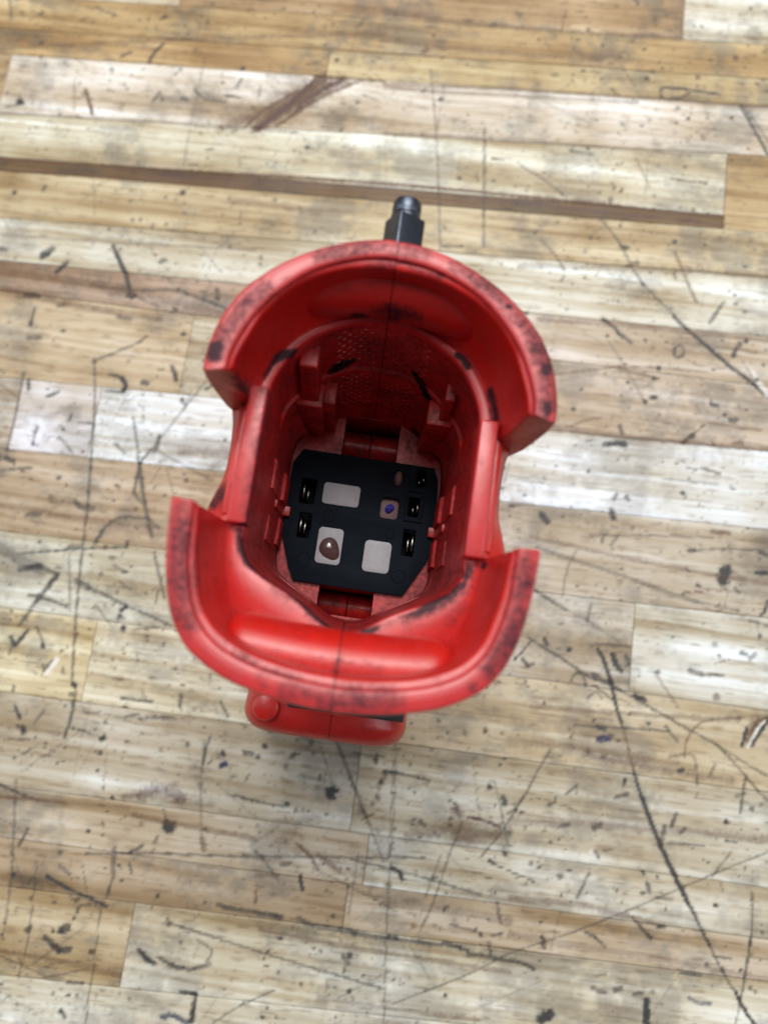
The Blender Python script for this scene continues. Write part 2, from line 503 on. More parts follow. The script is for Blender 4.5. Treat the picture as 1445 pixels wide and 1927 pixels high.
b 2.27 .4 65.7,60.8 97.1,60.3 144.2,62.4
b 2.02 .4 56.2,102.8 93.8,104.2 142.4,104.9
b 4.03 .4 -70.3,33.4 -52.4,35.3 -57.3,28.9
b 3.42 .4 -21,232 18.7,230 101.4,232.4
b 3.17 .35 -178.7,195.5 -112.4,207.4 -19.5,221.3
b 2.57 .35 -19,218 20.1,217.4 70.1,218.8
b 4.28 .3 -68.5,137.8 -51.3,138.2 -34,136.8
b 1.81 .35 -16.2,197.3 43.6,201.3 138,204.4
b 1.50 .35 -13.1,175 45.9,178.4 109,179.4
b 2.57 .3 47.4,123.9 92,128.2 141.2,131
b 1.70 .35 68.1,-40.7 104.5,-38.3 138.7,-35.3
b 1.41 .35 -13.3,-124.6 24.3,-125.7 69.8,-125.4
b 1.43 .3 -109.6,-96.1 -65,-93.2
b 1.70 .4 -62.6,-95.5 -19.8,-97.1
b 1.32 .3 9.1,-142.3 61.1,-140.9
b 2.12 .3 68.6,-114.3 110.2,-114.6 152,-115.6
p 1.93 .9 -44.9,196 -53.3,183.8 -64,171.2
b 1.36 .9 -38.2,195.8 -47.3,183.3 -56.7,173.3
p 1.07 .8 -33.4,197.4 -42.3,190.8 -50.5,181.4
b 1.07 .7 -51.1,190.3 -62.7,180.3 -69.9,170.8
b 1.50 .75 -166.7,144.7 -79.2,149.3 -10,152.6 65.8,153.8 123.3,153.4
p 1.07 .5 -100.3,145.4 -9.7,150.3 66,150.8 123.5,150.4
b 1.28 .6 -165.6,140 -100,143.5 -9.4,148.2 28.1,148.1
b 3.22 .4 65.1,154.4 86,153.2 106.5,153.4
b 1.07 .35 -159,112.3 -115.8,114.1 -56.4,117.9
b 1.28 .4 -15.9,195.6 22.4,197.3 86.5,200.8
'''
ROWS=[
 ([(-252.4, 243.0), (-190.5, 245.3), (135.7, 257.3), (190.3, 259.3)], None),
 ([(-245.9, 219.4), (-185.0, 222.1), (-106.8, 225.5), (-20.7, 229.9), (102.5, 232.5), (136.7, 233.4), (190.6, 234.8)], [(-107.6, (206, 188, 158)), (102.1, (186, 152, 108)), (999, (222, 212, 192))]),
 ([(-241.3, 202.6), (-181.1, 205.6), (-18.4, 213.7), (137.4, 217.5), (190.8, 218.9)], [(999, (200, 168, 116))]),
 ([(-238.3, 191.6), (-178.2, 193.4), (-43.4, 197.7), (138.0, 204.9), (190.9, 207.0)], [(-40.5, (192, 156, 102)), (999, (203, 178, 130))]),
 ([(-230.4, 162.8), (-171.6, 165.6), (-66.5, 170.5), (-13.0, 174.3), (138.9, 182.9), (191.2, 185.9)], [(-173.0, (200, 172, 126)), (999, (214, 196, 174))]),
 ([(-224.8, 142.3), (-166.8, 145.4), (-62.1, 151.1), (-10.1, 153.6), (65.7, 154.9), (123.3, 154.7), (140.2, 154.7), (191.5, 154.7)], [(123.2, (221, 211, 186)), (999, (198, 168, 120))]),
 ([(-223.2, 136.3), (-165.4, 139.5), (-61.1, 145.3), (-9.4, 147.8), (66.3, 148.5), (123.6, 148.8), (140.4, 148.8), (191.6, 148.9)], [(123.3, (110, 80, 42)), (999, (198, 168, 120))]),
 ([(-218.8, 120.4), (-160.7, 119.6), (-131.4, 119.2), (-57.0, 121.0), (30.8, 124.1), (141.2, 131.4), (191.8, 134.8)], [(999, (206, 184, 145))]),
 ([(-213.3, 100.4), (-156.4, 101.5), (-54.0, 103.4), (56.2, 103.6), (142.3, 106.4), (192.1, 108.1)], [(-26.0, (206, 194, 170)), (999, (222, 214, 196))]),
 ([(-211.8, 94.8), (-153.4, 88.6), (-124.1, 85.5), (-88.4, 84.2), (-50.9, 85.4), (57.6, 88.9), (143.1, 87.6), (192.3, 87.0)], [(-35.8, (178, 148, 122)), (999, (205, 186, 164))]),
 ([(-199.6, 50.3), (-145.1, 53.6), (-109.8, 55.7), (-73.7, 56.5), (-1.6, 57.9), (65.9, 59.0), (144.3, 61.2), (192.6, 62.6)], [(-75.3, (202, 178, 144)), (-2.8, (214, 202, 180)), (999, (200, 178, 154))]),
 ([(-191.9, 22.2), (-138.3, 24.9), (-73.4, 28.2), (2.1, 31.6), (60.5, 34.3), (145.6, 31.8), (193.0, 30.3)], [(-135.7, (208, 196, 184)), (-105.0, (214, 202, 194)), (999, (224, 221, 215))]),
 ([(-183.4, -8.7), (-131.1, -5.2), (-65.8, -0.8), (6.6, -0.5), (75.4, -0.4), (147.0, 0.1), (193.4, 0.4)], [(-13.9, (188, 162, 130)), (999, (202, 186, 164))]),
 ([(-176.3, -34.8), (-124.6, -32.8), (-60.2, -30.3), (10.7, -29.4), (59.7, -31.0), (101.9, -28.6), (148.3, -31.3), (193.8, -34.0)], [(-9.4, (204, 194, 170)), (100.8, (208, 197, 180)), (999, (220, 213, 197))]),
 ([(-168.8, -62.2), (-117.8, -61.5), (-73.5, -60.8), (27.8, -58.9), (62.7, -59.3), (105.1, -58.5), (149.5, -57.8), (194.0, -57.0)], [(-88.4, (219, 201, 160)), (13.9, (223, 211, 183)), (999, (206, 186, 152))]),
 ([(-160.0, -94.2), (-110.6, -91.8), (-63.8, -89.5), (11.0, -89.2), (23.6, -91.5), (66.0, -90.2), (150.8, -87.9), (194.4, -86.7)], [(11.7, (200, 188, 168)), (999, (204, 193, 172))]),
 ([(-155.0, -112.4), (-106.3, -109.9), (-18.3, -105.4), (25.3, -103.3), (67.3, -101.7), (151.6, -104.5), (194.6, -106.0)], [(18.4, (197, 177, 150)), (999, (217, 208, 190))]),
 ([(-151.2, -126.2), (-103.0, -124.1), (-66.3, -122.4), (27.4, -119.0), (69.1, -119.1), (152.1, -116.4), (194.7, -115.0)], [(13.6, (182, 158, 128)), (999, (192, 170, 142))]),
 ([(-143.9, -153.1), (-96.5, -151.3), (-57.9, -149.7), (30.8, -143.1), (153.0, -138.0), (195.0, -136.2)], [(-56.4, (190, 166, 128)), (999, (203, 188, 160))]),
 ([(-136.9, -178.6), (-90.6, -176.1), (34.4, -169.6), (154.2, -164.8), (195.3, -163.1)], [(999, (213, 202, 180))]),
]
GRIME='''
1.50 0.95 -28.3,17.1,150.0 -28.4,15.5,150.0
1.20 0.55 -27.3,20.2,150.0
1.10 0.90 29.0,22.5,150.0 28.7,21.5,150.0
1.00 0.85 29.7,15.5,150.0 29.8,14.2,150.0
0.80 0.95 21.0,32.7,150.0
0.60 0.50 17.9,35.4,150.0
0.70 0.45 26.6,27.1,150.0
1.20 0.50 1.6,40.8,150.0 3.6,40.2,150.0
0.90 0.40 -2.7,40.4,150.0
1.00 0.35 -9.9,37.7,150.0 -13.5,36.1,150.0
1.30 0.40 -24.0,25.5,150.0 -25.9,22.7,150.0
1.00 0.35 -18.4,31.1,150.0
0.80 0.50 -2.8,37.9,150.0 1.4,38.3,150.0 5.3,37.7,150.0
1.10 0.45 -28.2,-14.5,150.0 -27.3,-16.2,150.0
1.30 0.35 -28.0,-20.7,150.0 -26.5,-24.0,150.0
1.00 0.35 -24.1,-29.7,150.0
1.50 0.55 -2.0,-39.2,150.0 0.2,-39.2,150.0
1.00 0.50 -5.5,-38.4,150.0
1.00 0.45 -12.0,-36.5,150.0 -11.1,-38.1,150.0
0.90 0.60 29.3,-16.9,150.0 29.9,-15.2,150.0
1.00 0.55 24.6,-31.7,150.0
1.10 0.50 22.3,-33.7,150.0
1.20 0.35 8.0,-37.1,150.0
1.00 0.35 27.4,-24.2,150.0
2.20 0.80 -27.8,14.0,143.0 -25.7,13.3,143.0
1.20 0.70 -24.8,13.0,146.0 -22.7,11.9,146.0
2.00 0.70 27.5,12.1,143.0 29.8,13.0,143.0
0.90 1.00 -22.4,19.3,132.0 -21.7,21.5,132.0 -20.6,23.2,132.0 -18.7,24.5,132.0 -16.7,25.3,132.0
0.80 0.95 14.9,29.7,132.0 16.1,29.1,132.0 17.1,27.6,132.0
0.80 0.90 21.9,22.9,133.0 22.9,20.3,133.0 23.6,17.4,133.0
0.75 0.95 -22.0,-11.6,131.5 -21.3,-14.6,131.5 -19.5,-17.4,131.5 -15.6,-19.3,131.5 -11.4,-21.0,131.5 -8.6,-22.8,131.5
0.80 0.90 -8.6,-22.8,131.5 -5.7,-25.4,131.5 -2.5,-26.8,131.5 1.1,-27.4,131.5
0.75 0.90 22.1,-12.2,131.5 21.6,-15.0,131.5 19.5,-17.9,131.5 16.2,-20.1,131.5 12.1,-22.9,131.5 7.4,-25.8,131.5 3.6,-27.3,131.5
0.50 0.70 -24.2,15.6,135.0 -24.5,10.2,135.0 -24.1,5.0,135.0 -23.3,-2.2,135.0 -23.1,-8.3,135.0
0.45 0.55 -21.0,12.9,135.0 -21.1,2.3,135.0 -20.5,-5.9,135.0
0.90 0.90 22.8,3.5,135.0 23.0,2.2,135.0
0.50 0.60 23.1,15.4,135.0 23.2,9.0,135.0 23.3,-1.4,135.0
0.50 0.50 26.1,-5.6,135.0 25.2,-6.3,135.0
1.00 0.55 -20.6,15.6,135.0 -21.1,8.6,135.0
2.20 0.75 -27.8,-6.1,128.0 -26.3,-4.3,128.0
1.20 0.60 -25.5,12.8,133.0 -25.1,8.6,133.0
1.00 0.95 -6.4,32.9,135.5 -3.3,34.7,135.5 0.8,35.4,135.5 3.5,35.0,135.5 6.3,34.1,135.5
0.90 0.60 -2.9,32.4,134.0 1.2,33.7,134.0
0.80 0.40 8.3,38.9,136.0 9.9,38.3,136.0
0.60 1.00 -16.4,21.8,88.5 -18.9,18.6,88.5 -18.6,13.3,88.5 -18.5,7.2,88.5 -18.8,-4.4,88.5 -18.9,-12.2,88.5 -15.9,-15.4,88.5 -9.1,-19.8,88.5 -3.2,-22.9,88.5 0.4,-23.3,88.5 3.6,-22.8,88.5 6.9,-20.8,88.5 17.6,-14.2,88.5 18.6,-11.2,88.5 18.3,-5.4,88.5 18.9,7.4,88.5 18.7,15.1,88.5 19.1,17.8,88.5 14.8,22.2,88.5 10.1,26.5,88.5
1.20 0.95 9.9,25.3,90.0 12.9,23.0,90.0 14.4,21.4,90.0
1.20 0.50 0.4,-32.3,142.0 -0.1,-35.1,142.0
1.20 0.35 -1.7,-31.3,137.0 -3.7,-30.6,137.0
1.20 0.50 15.6,-26.9,131.0 12.5,-26.3,131.0
1.50 0.40 19.7,-22.8,131.0 21.8,-19.5,131.0
1.50 0.35 -6.3,26.1,140.0 -2.5,27.8,140.0
1.60 0.85 15.1,31.7,120.0 16.4,28.5,120.0
1.50 0.90 -5.7,30.9,140.0 -3.1,32.2,140.0 0.9,33.1,140.0 5.6,32.1,140.0
1.20 0.80 -3.9,31.7,137.0 1.6,33.1,137.0
2.40 0.54 26.0,28.5,150.0 28.8,22.5,150.0 30.1,15.8,150.0 29.0,12.7,150.0
2.20 0.52 11.0,38.9,150.0 18.1,35.4,150.0 23.9,30.2,150.0
2.00 0.48 -13.6,36.8,150.0 -4.6,40.2,150.0 5.0,40.2,150.0
2.40 0.54 -28.7,-11.9,150.0 -28.3,-19.0,150.0 -26.8,-25.8,150.0 -24.7,-30.6,150.0
2.20 0.50 -7.2,-38.2,150.0 1.4,-38.7,150.0 9.8,-37.6,150.0
2.30 0.57 28.9,-12.5,150.0 29.0,-17.9,150.0 28.0,-25.0,150.0 25.0,-30.6,150.0
2.20 0.52 -27.9,18.4,150.0 -25.3,24.7,150.0 -21.9,29.3,150.0
0.80 0.50 -16.8,-33.4,149.0 -11.2,-35.6,149.0 -5.9,-36.1,149.0 1.1,-36.5,149.0 9.6,-35.7,149.0
0.70 0.50 -26.0,-15.8,149.0 -25.1,-21.9,149.0 -23.0,-27.8,149.0
0.60 0.50 28.4,-14.3,149.0 27.6,-19.8,149.0 26.0,-25.3,149.0
0.70 0.50 -5.0,36.8,149.0 1.5,38.1,149.0 8.5,36.9,149.0
2.00 0.35 -13.1,-21.6,133.0 -8.6,-24.9,133.0
1.60 0.40 -12.9,28.5,132.0 -7.0,31.5,132.0 -0.7,32.9,132.0
1.60 0.45 -22.3,-1.8,134.0 -22.4,4.4,134.0
2.50 0.40 17.7,-19.1,131.0 22.4,-15.4,131.0
0.70 1.00 -21.8,-10.7,134.0 -18.8,-10.6,134.0
0.70 1.00 21.5,-12.0,134.0 24.7,-11.7,134.0
2.50 0.85 -28.2,14.7,138.0 -25.0,13.5,138.0
2.00 0.80 29.0,13.1,138.0 30.5,13.9,138.0
2.20 0.30 -28.7,-19.1,150.0 -26.7,-27.5,150.0
2.20 0.30 27.9,-7.2,150.0 29.7,-20.4,150.0
2.00 0.30 -26.9,20.5,150.0 -21.8,28.8,150.0
2.50 0.30 -6.9,-32.9,141.0 6.2,-33.6,141.0
'''

# ------------------------------------------------------------------ materials
def lin(c):
    c = np.asarray(c, float)/255.0
    return np.where(c <= 0.04045, c/12.92, ((c+0.055)/1.055)**2.4)

def newmat(name):
    mt = bpy.data.materials.new(name); mt.use_nodes = True
    nt = mt.node_tree; b = nt.nodes["Principled BSDF"]
    return mt, nt, b
def N(nt, t, **kw):
    n = nt.nodes.new(t)
    for k, v in kw.items():
        if k.startswith('i_'):
            key = k[2:]; key = int(key) if key.isdigit() else key.replace('_', ' ')
            n.inputs[key].default_value = v
        else: setattr(n, k, v)
    return n
def math_n(nt, op, a, b=None, clamp=False):
    n = nt.nodes.new('ShaderNodeMath'); n.operation = op; n.use_clamp = clamp
    for i, v in enumerate((a, b)):
        if v is None: continue
        if isinstance(v, (int, float)): n.inputs[i].default_value = v
        else: nt.links.new(v, n.inputs[i])
    return n.outputs[0]
def noise(nt, scale, detail=4, rough=0.6, vec=None, dist=0.0):
    n = N(nt, 'ShaderNodeTexNoise'); n.inputs['Scale'].default_value = scale
    n.inputs['Detail'].default_value = detail; n.inputs['Roughness'].default_value = rough
    n.inputs['Distortion'].default_value = dist
    if vec is not None: nt.links.new(vec, n.inputs['Vector'])
    return n.outputs['Fac']
def maprange(nt, v, a, b, c=0.0, d=1.0, smooth=True):
    n = nt.nodes.new('ShaderNodeMapRange'); n.interpolation_type = 'SMOOTHSTEP' if smooth else 'LINEAR'
    for i, x in ((1, a), (2, b), (3, c), (4, d)): n.inputs[i].default_value = x
    nt.links.new(v, n.inputs[0]); return n.outputs[0]
def mixc(nt, fac, a, b):
    n = nt.nodes.new('ShaderNodeMix'); n.data_type = 'RGBA'
    for i, v in ((0, fac), (6, a), (7, b)):
        if isinstance(v, tuple): n.inputs[i].default_value = (*v, 1) if len(v) == 3 else v
        elif isinstance(v, (int, float)): n.inputs[i].default_value = v
        else: nt.links.new(v, n.inputs[i])
    return n.outputs[2]
def bump(nt, b, h, strength=0.2, dist=0.0003):
    n = nt.nodes.new('ShaderNodeBump'); n.inputs['Strength'].default_value = strength
    n.inputs['Distance'].default_value = dist
    nt.links.new(h, n.inputs['Height']); nt.links.new(n.outputs[0], b.inputs['Normal'])

def plastic(name, base, rough=0.42, grime_shade=True):
    mt, nt, b = newmat(name)
    tc = N(nt, 'ShaderNodeTexCoord'); P = tc.outputs['Object']
    big = noise(nt, 140, 5, 0.65, P); fine = noise(nt, 900, 4, 0.7, P); grain = noise(nt, 5200, 2, 0.6, P)
    col = mixc(nt, maprange(nt, big, 0.35, 0.7), base, tuple(c*0.86 for c in base))
    # pale scuffing and painted sheen
    scuff_sheen = math_n(nt, 'MULTIPLY', maprange(nt, noise(nt, 420, 6, 0.75, P, 1.0), 0.60, 0.74), 0.10)
    col = mixc(nt, scuff_sheen, col, (0.62, 0.30, 0.31))
    film_sheen_n = noise(nt, 190, 6, 0.7, P, 0.8)
    col = mixc(nt, math_n(nt, 'MULTIPLY', maprange(nt, film_sheen_n, 0.40, 0.70), 0.08), col, (0.34, 0.09, 0.12))  # pinkish dust film that also puts glossy sheen into the base colour
    if grime_shade:
        du = N(nt, 'ShaderNodeAttribute', attribute_name='scuff_sheen').outputs['Fac']
        df = math_n(nt, 'MULTIPLY', du, math_n(nt, 'ADD', 0.35, math_n(nt, 'MULTIPLY', noise(nt, 330, 6, 0.7, P, 0.5), 0.55)))
        col = mixc(nt, df, col, (0.36, 0.10, 0.13))  # pink sheen of rim and upward faces, mixed into the colour
        at = N(nt, 'ShaderNodeAttribute', attribute_name='grime_shade').outputs['Fac']
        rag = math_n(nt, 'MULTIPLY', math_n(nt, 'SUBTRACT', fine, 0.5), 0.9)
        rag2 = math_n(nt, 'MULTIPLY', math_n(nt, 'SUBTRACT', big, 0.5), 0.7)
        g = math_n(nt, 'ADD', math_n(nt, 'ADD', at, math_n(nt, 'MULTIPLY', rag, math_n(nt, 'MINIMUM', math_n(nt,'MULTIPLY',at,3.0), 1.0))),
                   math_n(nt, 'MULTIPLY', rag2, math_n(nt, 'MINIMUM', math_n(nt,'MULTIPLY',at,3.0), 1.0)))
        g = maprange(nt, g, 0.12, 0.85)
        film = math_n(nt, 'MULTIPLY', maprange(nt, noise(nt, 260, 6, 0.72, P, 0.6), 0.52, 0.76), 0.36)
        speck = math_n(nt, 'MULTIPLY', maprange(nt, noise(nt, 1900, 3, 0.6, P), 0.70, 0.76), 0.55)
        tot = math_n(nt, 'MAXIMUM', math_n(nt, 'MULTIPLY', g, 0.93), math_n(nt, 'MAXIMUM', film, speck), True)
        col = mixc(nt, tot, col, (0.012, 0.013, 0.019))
        r = math_n(nt, 'ADD', math_n(nt, 'MULTIPLY', tot, 0.22), math_n(nt, 'ADD', rough-0.08, math_n(nt, 'MULTIPLY', big, 0.16)))
    else:
        r = math_n(nt, 'ADD', rough-0.08, math_n(nt, 'MULTIPLY', big, 0.16))
    if grime_shade:
        nt.links.new(math_n(nt, 'SUBTRACT', 0.5, math_n(nt, 'MULTIPLY', tot, 0.38)), b.inputs['Specular IOR Level'])
    nt.links.new(col, b.inputs['Base Color']); nt.links.new(r, b.inputs['Roughness'])
    b.inputs['IOR'].default_value = 1.5
    h = math_n(nt, 'ADD', math_n(nt, 'MULTIPLY', grain, 0.6), fine)
    bump(nt, b, h, 0.22, 0.00012)
    return mt

def simple(name, base, rough, metal=0.0, nscale=600, var=0.35, bmp=0.15, dirt=None, spec=None):
    mt, nt, b = newmat(name)
    tc = N(nt, 'ShaderNodeTexCoord'); P = tc.outputs['Object']
    n1 = noise(nt, nscale, 5, 0.65, P); n2 = noise(nt, nscale*6, 3, 0.6, P)
    col = mixc(nt, n1, base, tuple(c*(1-var) for c in base))
    if dirt:
        col = mixc(nt, maprange(nt, n2, dirt, dirt+0.05), col, (0.02, 0.02, 0.022))
    nt.links.new(col, b.inputs['Base Color'])
    nt.links.new(math_n(nt, 'ADD', rough-0.1, math_n(nt, 'MULTIPLY', n1, 0.2)), b.inputs['Roughness'])
    b.inputs['Metallic'].default_value = metal
    if spec is not None: b.inputs['Specular IOR Level'].default_value = spec
    bump(nt, b, n2, bmp, 0.0001)
    return mt

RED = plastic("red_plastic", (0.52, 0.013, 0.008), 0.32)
BLACK = simple("black_plastic", (0.008, 0.012, 0.018), 0.6, nscale=300, spec=0.04, dirt=0.68)
RUBBER = simple("black_rubber", (0.018, 0.018, 0.020), 0.6)
GUN = simple("dark_steel", (0.14, 0.16, 0.20), 0.40, 1.0, nscale=350, var=0.5)
BRASS = simple("contact_metal", (0.20, 0.18, 0.165), 0.25, 1.0, nscale=900, var=0.5)
PALE = simple("pale_film", (0.33, 0.335, 0.36), 0.55, nscale=900, var=0.22, dirt=0.63)
GLUE = simple("brown_adhesive", (0.085, 0.040, 0.038), 0.5, spec=0.12, nscale=500, var=0.45, dirt=0.62)
PINKGLUE = simple("pinkish_adhesive", (0.20, 0.12, 0.115), 0.45, spec=0.2, nscale=700, var=0.3)
GREASE = simple("black_grease", (0.006, 0.006, 0.007), 0.24, nscale=900, bmp=0.9)
GLINT = simple("glint_white", (0.75, 0.74, 0.76), 0.35, 0.6)
BLUE = simple("blue_glass", (0.05, 0.06, 0.55), 0.12, 0.0, nscale=1500, var=0.7, bmp=0.8)
GEAR = simple("cast_alloy", (0.22, 0.22, 0.23), 0.45, 1.0)

def wood_mat():
    mt, nt, b = newmat("butcher_block_wood")
    at = N(nt, 'ShaderNodeAttribute', attribute_name='wood').outputs['Color']
    tc = N(nt, 'ShaderNodeTexCoord')
    mp = N(nt, 'ShaderNodeMapping'); mp.inputs['Scale'].default_value = (0.06, 1, 1)
    nt.links.new(tc.outputs['Object'], mp.inputs['Vector'])
    n1 = noise(nt, 1500, 4, 0.7, mp.outputs[0]); n2 = noise(nt, 55, 4, 0.6, tc.outputs['Object'])
    k = N(nt, 'ShaderNodeMix', data_type='RGBA', blend_type='MULTIPLY'); k.inputs[0].default_value = 1.0
    cr_ = mixc(nt, n1, (0.84, 0.80, 0.74), (1.12, 1.12, 1.12))
    nt.links.new(at, k.inputs[6]); nt.links.new(cr_, k.inputs[7])
    nt.links.new(k.outputs[2], b.inputs['Base Color'])
    nt.links.new(math_n(nt, 'ADD', 0.42, math_n(nt, 'MULTIPLY', n2, 0.24)), b.inputs['Roughness'])
    b.inputs['Specular IOR Level'].default_value = 0.36
    bump(nt, b, n1, 0.25, 0.00015)
    return mt
WOOD = wood_mat()

# ------------------------------------------------------------------ mesh helpers
def obj(name, me, mat, parent=None, smooth=True, angle=38):
    if isinstance(me, bmesh.types.BMesh):
        bm = me
        bmesh.ops.recalc_face_normals(bm, faces=bm.faces)
        for v in bm.verts: v.co *= S
        me = bpy.data.meshes.new(name); bm.to_mesh(me); bm.free()
    o = bpy.data.objects.new(name, me); COL.objects.link(o)
    if mat is not None: me.materials.append(mat)
    if smooth:
        me.shade_smooth(); me.set_sharp_from_angle(angle=math.radians(angle))
    if parent is not None: o.parent = parent
    return o
def catmull(P, n=16, closed=False):
    P = np.asarray(P, float); out = []
    L = len(P); rng = range(L if closed else L-1)
    for i in rng:
        if closed: a, b, c, d = P[(i-1) % L], P[i], P[(i+1) % L], P[(i+2) % L]
        else: a, b, c, d = P[max(i-1, 0)], P[i], P[i+1], P[min(i+2, L-1)]
        t = np.linspace(0, 1, n, endpoint=False)[:, None]
        out.append(0.5*((2*b) + (-a+c)*t + (2*a-5*b+4*c-d)*t*t + (-a+3*b-3*c+d)*t**3))
    out = np.vstack(out)
    if not closed: out = np.vstack([out, P[-1:]])
    return out
def resample(P, n):
    d = np.r_[0, np.cumsum(np.linalg.norm(np.diff(P, axis=0), axis=1))]
    t = np.linspace(0, d[-1], n)
    return np.c_[np.interp(t, d, P[:, 0]), np.interp(t, d, P[:, 1])]
def mirror_open(half):                       # half runs from the right end to x = 0; gives right end -> left end
    h = np.asarray(half, float); l = h[:-1][::-1].copy() if abs(h[-1, 0]) < 1e-6 else h[::-1].copy()
    l[:, 0] *= -1
    return np.vstack([h, l])
def normals2(P):
    t = np.gradient(P, axis=0); t /= np.linalg.norm(t, axis=1)[:, None]+1e-9
    return np.c_[-t[:, 1], t[:, 0]]
def box(bm, x0, x1, y0, y1, z0, z1, bev=0.3, seg=2, rot=None, piv=None):
    r = bmesh.ops.create_cube(bm, size=1.0); vs = r['verts']
    for v in vs:
        v.co = Vector(((x0+x1)/2 + v.co.x*(x1-x0), (y0+y1)/2 + v.co.y*(y1-y0), (z0+z1)/2 + v.co.z*(z1-z0)))
    if rot is not None:
        c = Vector(piv) if piv else Vector(((x0+x1)/2, (y0+y1)/2, (z0+z1)/2))
        bmesh.ops.rotate(bm, verts=vs, cent=c, matrix=rot)
    if bev > 0:
        es = list({e for v in vs for e in v.link_edges})
        bmesh.ops.bevel(bm, geom=es, offset=bev, segments=seg, profile=0.5, affect='EDGES')
def prism(bm, pts, z0, z1, ztop=None, bev=0.0):
    a = [bm.verts.new((p[0], p[1], z0)) for p in pts]
    b = [bm.verts.new((p[0], p[1], z1 if ztop is None else ztop(p))) for p in pts]
    n = len(pts); fs = [bm.faces.new(a[::-1]), bm.faces.new(b)]
    for i in range(n): fs.append(bm.faces.new((a[i], a[(i+1) % n], b[(i+1) % n], b[i])))
    if bev > 0:
        es = list({e for f in fs[1:2] for e in f.edges})
        bmesh.ops.bevel(bm, geom=es, offset=bev, segments=2, profile=0.5, affect='EDGES')
def lathe(bm, prof, c, axis='z', seg=32, cap=True):  # prof: (radius, height)
    rings = []
    for r, h in prof:
        ring = []
        for i in range(seg):
            a = 2*math.pi*i/seg; p = (r*math.cos(a), r*math.sin(a), h)
            if axis == 'y': p = (p[0], p[2], p[1])
            ring.append(bm.verts.new((c[0]+p[0], c[1]+p[1], c[2]+p[2])))
        rings.append(ring)
    for a, b in zip(rings, rings[1:]):
        for i in range(seg): bm.faces.new((a[i], a[(i+1) % seg], b[(i+1) % seg], b[i]))
    if cap: bm.faces.new(rings[0][::-1]); bm.faces.new(rings[-1])
def loft(bm, rings, closed=True, caps=(False, False)):
    R = [[bm.verts.new(p) for p in ring] for ring in rings]
    n = len(R[0])
    for a, b in zip(R, R[1:]):
        for i in range(n if closed else n-1):
            bm.faces.new((a[i], a[(i+1) % n], b[(i+1) % n], b[i]))
    if caps[0]: bm.faces.new(R[0][::-1])
    if caps[1]: bm.faces.new(R[-1])
def sheet(name, outer, holes, z0, z1, bev=0.0):        # flat plate with real holes, from a filled 2-D curve
    cd = bpy.data.curves.new(name, 'CURVE'); cd.dimensions = '2D'; cd.fill_mode = 'BOTH'
    for pl in [outer]+holes:
        sp = cd.splines.new('POLY'); sp.points.add(len(pl)-1); sp.use_cyclic_u = True
        for q, p in zip(sp.points, pl): q.co = (p[0], p[1], 0, 1)
    cd.extrude = (z1-z0)/2 - bev; cd.bevel_depth = bev; cd.bevel_resolution = 1
    cd.offset = -bev
    o = bpy.data.objects.new(name, cd); COL.objects.link(o)
    dg = bpy.context.evaluated_depsgraph_get()
    me = bpy.data.meshes.new_from_object(o.evaluated_get(dg))
    bpy.data.objects.remove(o); bpy.data.curves.remove(cd)
    bm = bmesh.new(); bm.from_mesh(me); bpy.data.meshes.remove(me)
    bmesh.ops.remove_doubles(bm, verts=bm.verts, dist=1e-4)
    for v in bm.verts: v.co.z += (z0+z1)/2
    return bm
def rrect(x0, x1, y0, y1, r, n=5):
    out = []
    for cx, cy, a0 in ((x1-r, y1-r, 0), (x0+r, y1-r, 90), (x0+r, y0+r, 180), (x1-r, y0+r, 270)):
        for k in range(n+1):
            a = math.radians(a0+90*k/n); out.append((cx+r*math.cos(a), cy+r*math.sin(a)))
    return out
def tag(o, label, cat, group=None, kind=None):
    o['label'] = label; o['category'] = cat
    if group: o['group'] = group
    if kind: o['kind'] = kind

# ------------------------------------------------------------------ the workbench: butcher-block staves
def _hash(ix, iy, s):
    h = (ix.astype(np.int64)*374761393 + iy.astype(np.int64)*668265263 + s*1442695041) & 0x7fffffff
    h = ((h ^ (h >> 13))*1274126177) & 0x7fffffff
    h = (h ^ (h >> 16)) & 0xffffff
    return h/float(0xffffff)
def vn(x, y, s=0):
    ix = np.floor(x); iy = np.floor(y); fx = x-ix; fy = y-iy
    fx = fx*fx*(3-2*fx); fy = fy*fy*(3-2*fy)
    a = _hash(ix, iy, s); b = _hash(ix+1, iy, s); c = _hash(ix, iy+1, s); d = _hash(ix+1, iy+1, s)
    return (a*(1-fx)+b*fx)*(1-fy) + (c*(1-fx)+d*fx)*fy
def sstep(t): t = np.clip(t, 0, 1); return t*t*(3-2*t)

STROKES = []
for ln in MARKS.strip().splitlines():
    k, w, s, *pp = ln.split()
    P = np.array([[float(q) for q in p.split(',')] for p in pp])
    if len(P) == 1: P = np.vstack([P, P+[0.01, 0]])
    elif len(P) > 2: P = catmull(P, 5)
    STROKES.append((k, float(w), float(s), P, P.min(0)-float(w), P.max(0)+float(w)))
MC = dict(k=(0.032, 0.032, 0.034), b=(0.105, 0.052, 0.024), l=(0.72, 0.72, 0.70), u=(0.012, 0.026, 0.075), p=(0.075, 0.035, 0.036))  # l: pale scratches and chips, also highlights painted on gouges
rs = np.random.RandomState(11)

def seg_dist(x, y, P):
    d = np.full(x.shape, 1e9); tt = np.zeros(x.shape)
    for a, b in zip(P, P[1:]):
        ab = b-a; L2 = ab@ab+1e-12
        t = np.clip(((x-a[0])*ab[0]+(y-a[1])*ab[1])/L2, 0, 1)
        dd = np.hypot(x-a[0]-t*ab[0], y-a[1]-t*ab[1])
        d = np.minimum(d, dd)
    return d

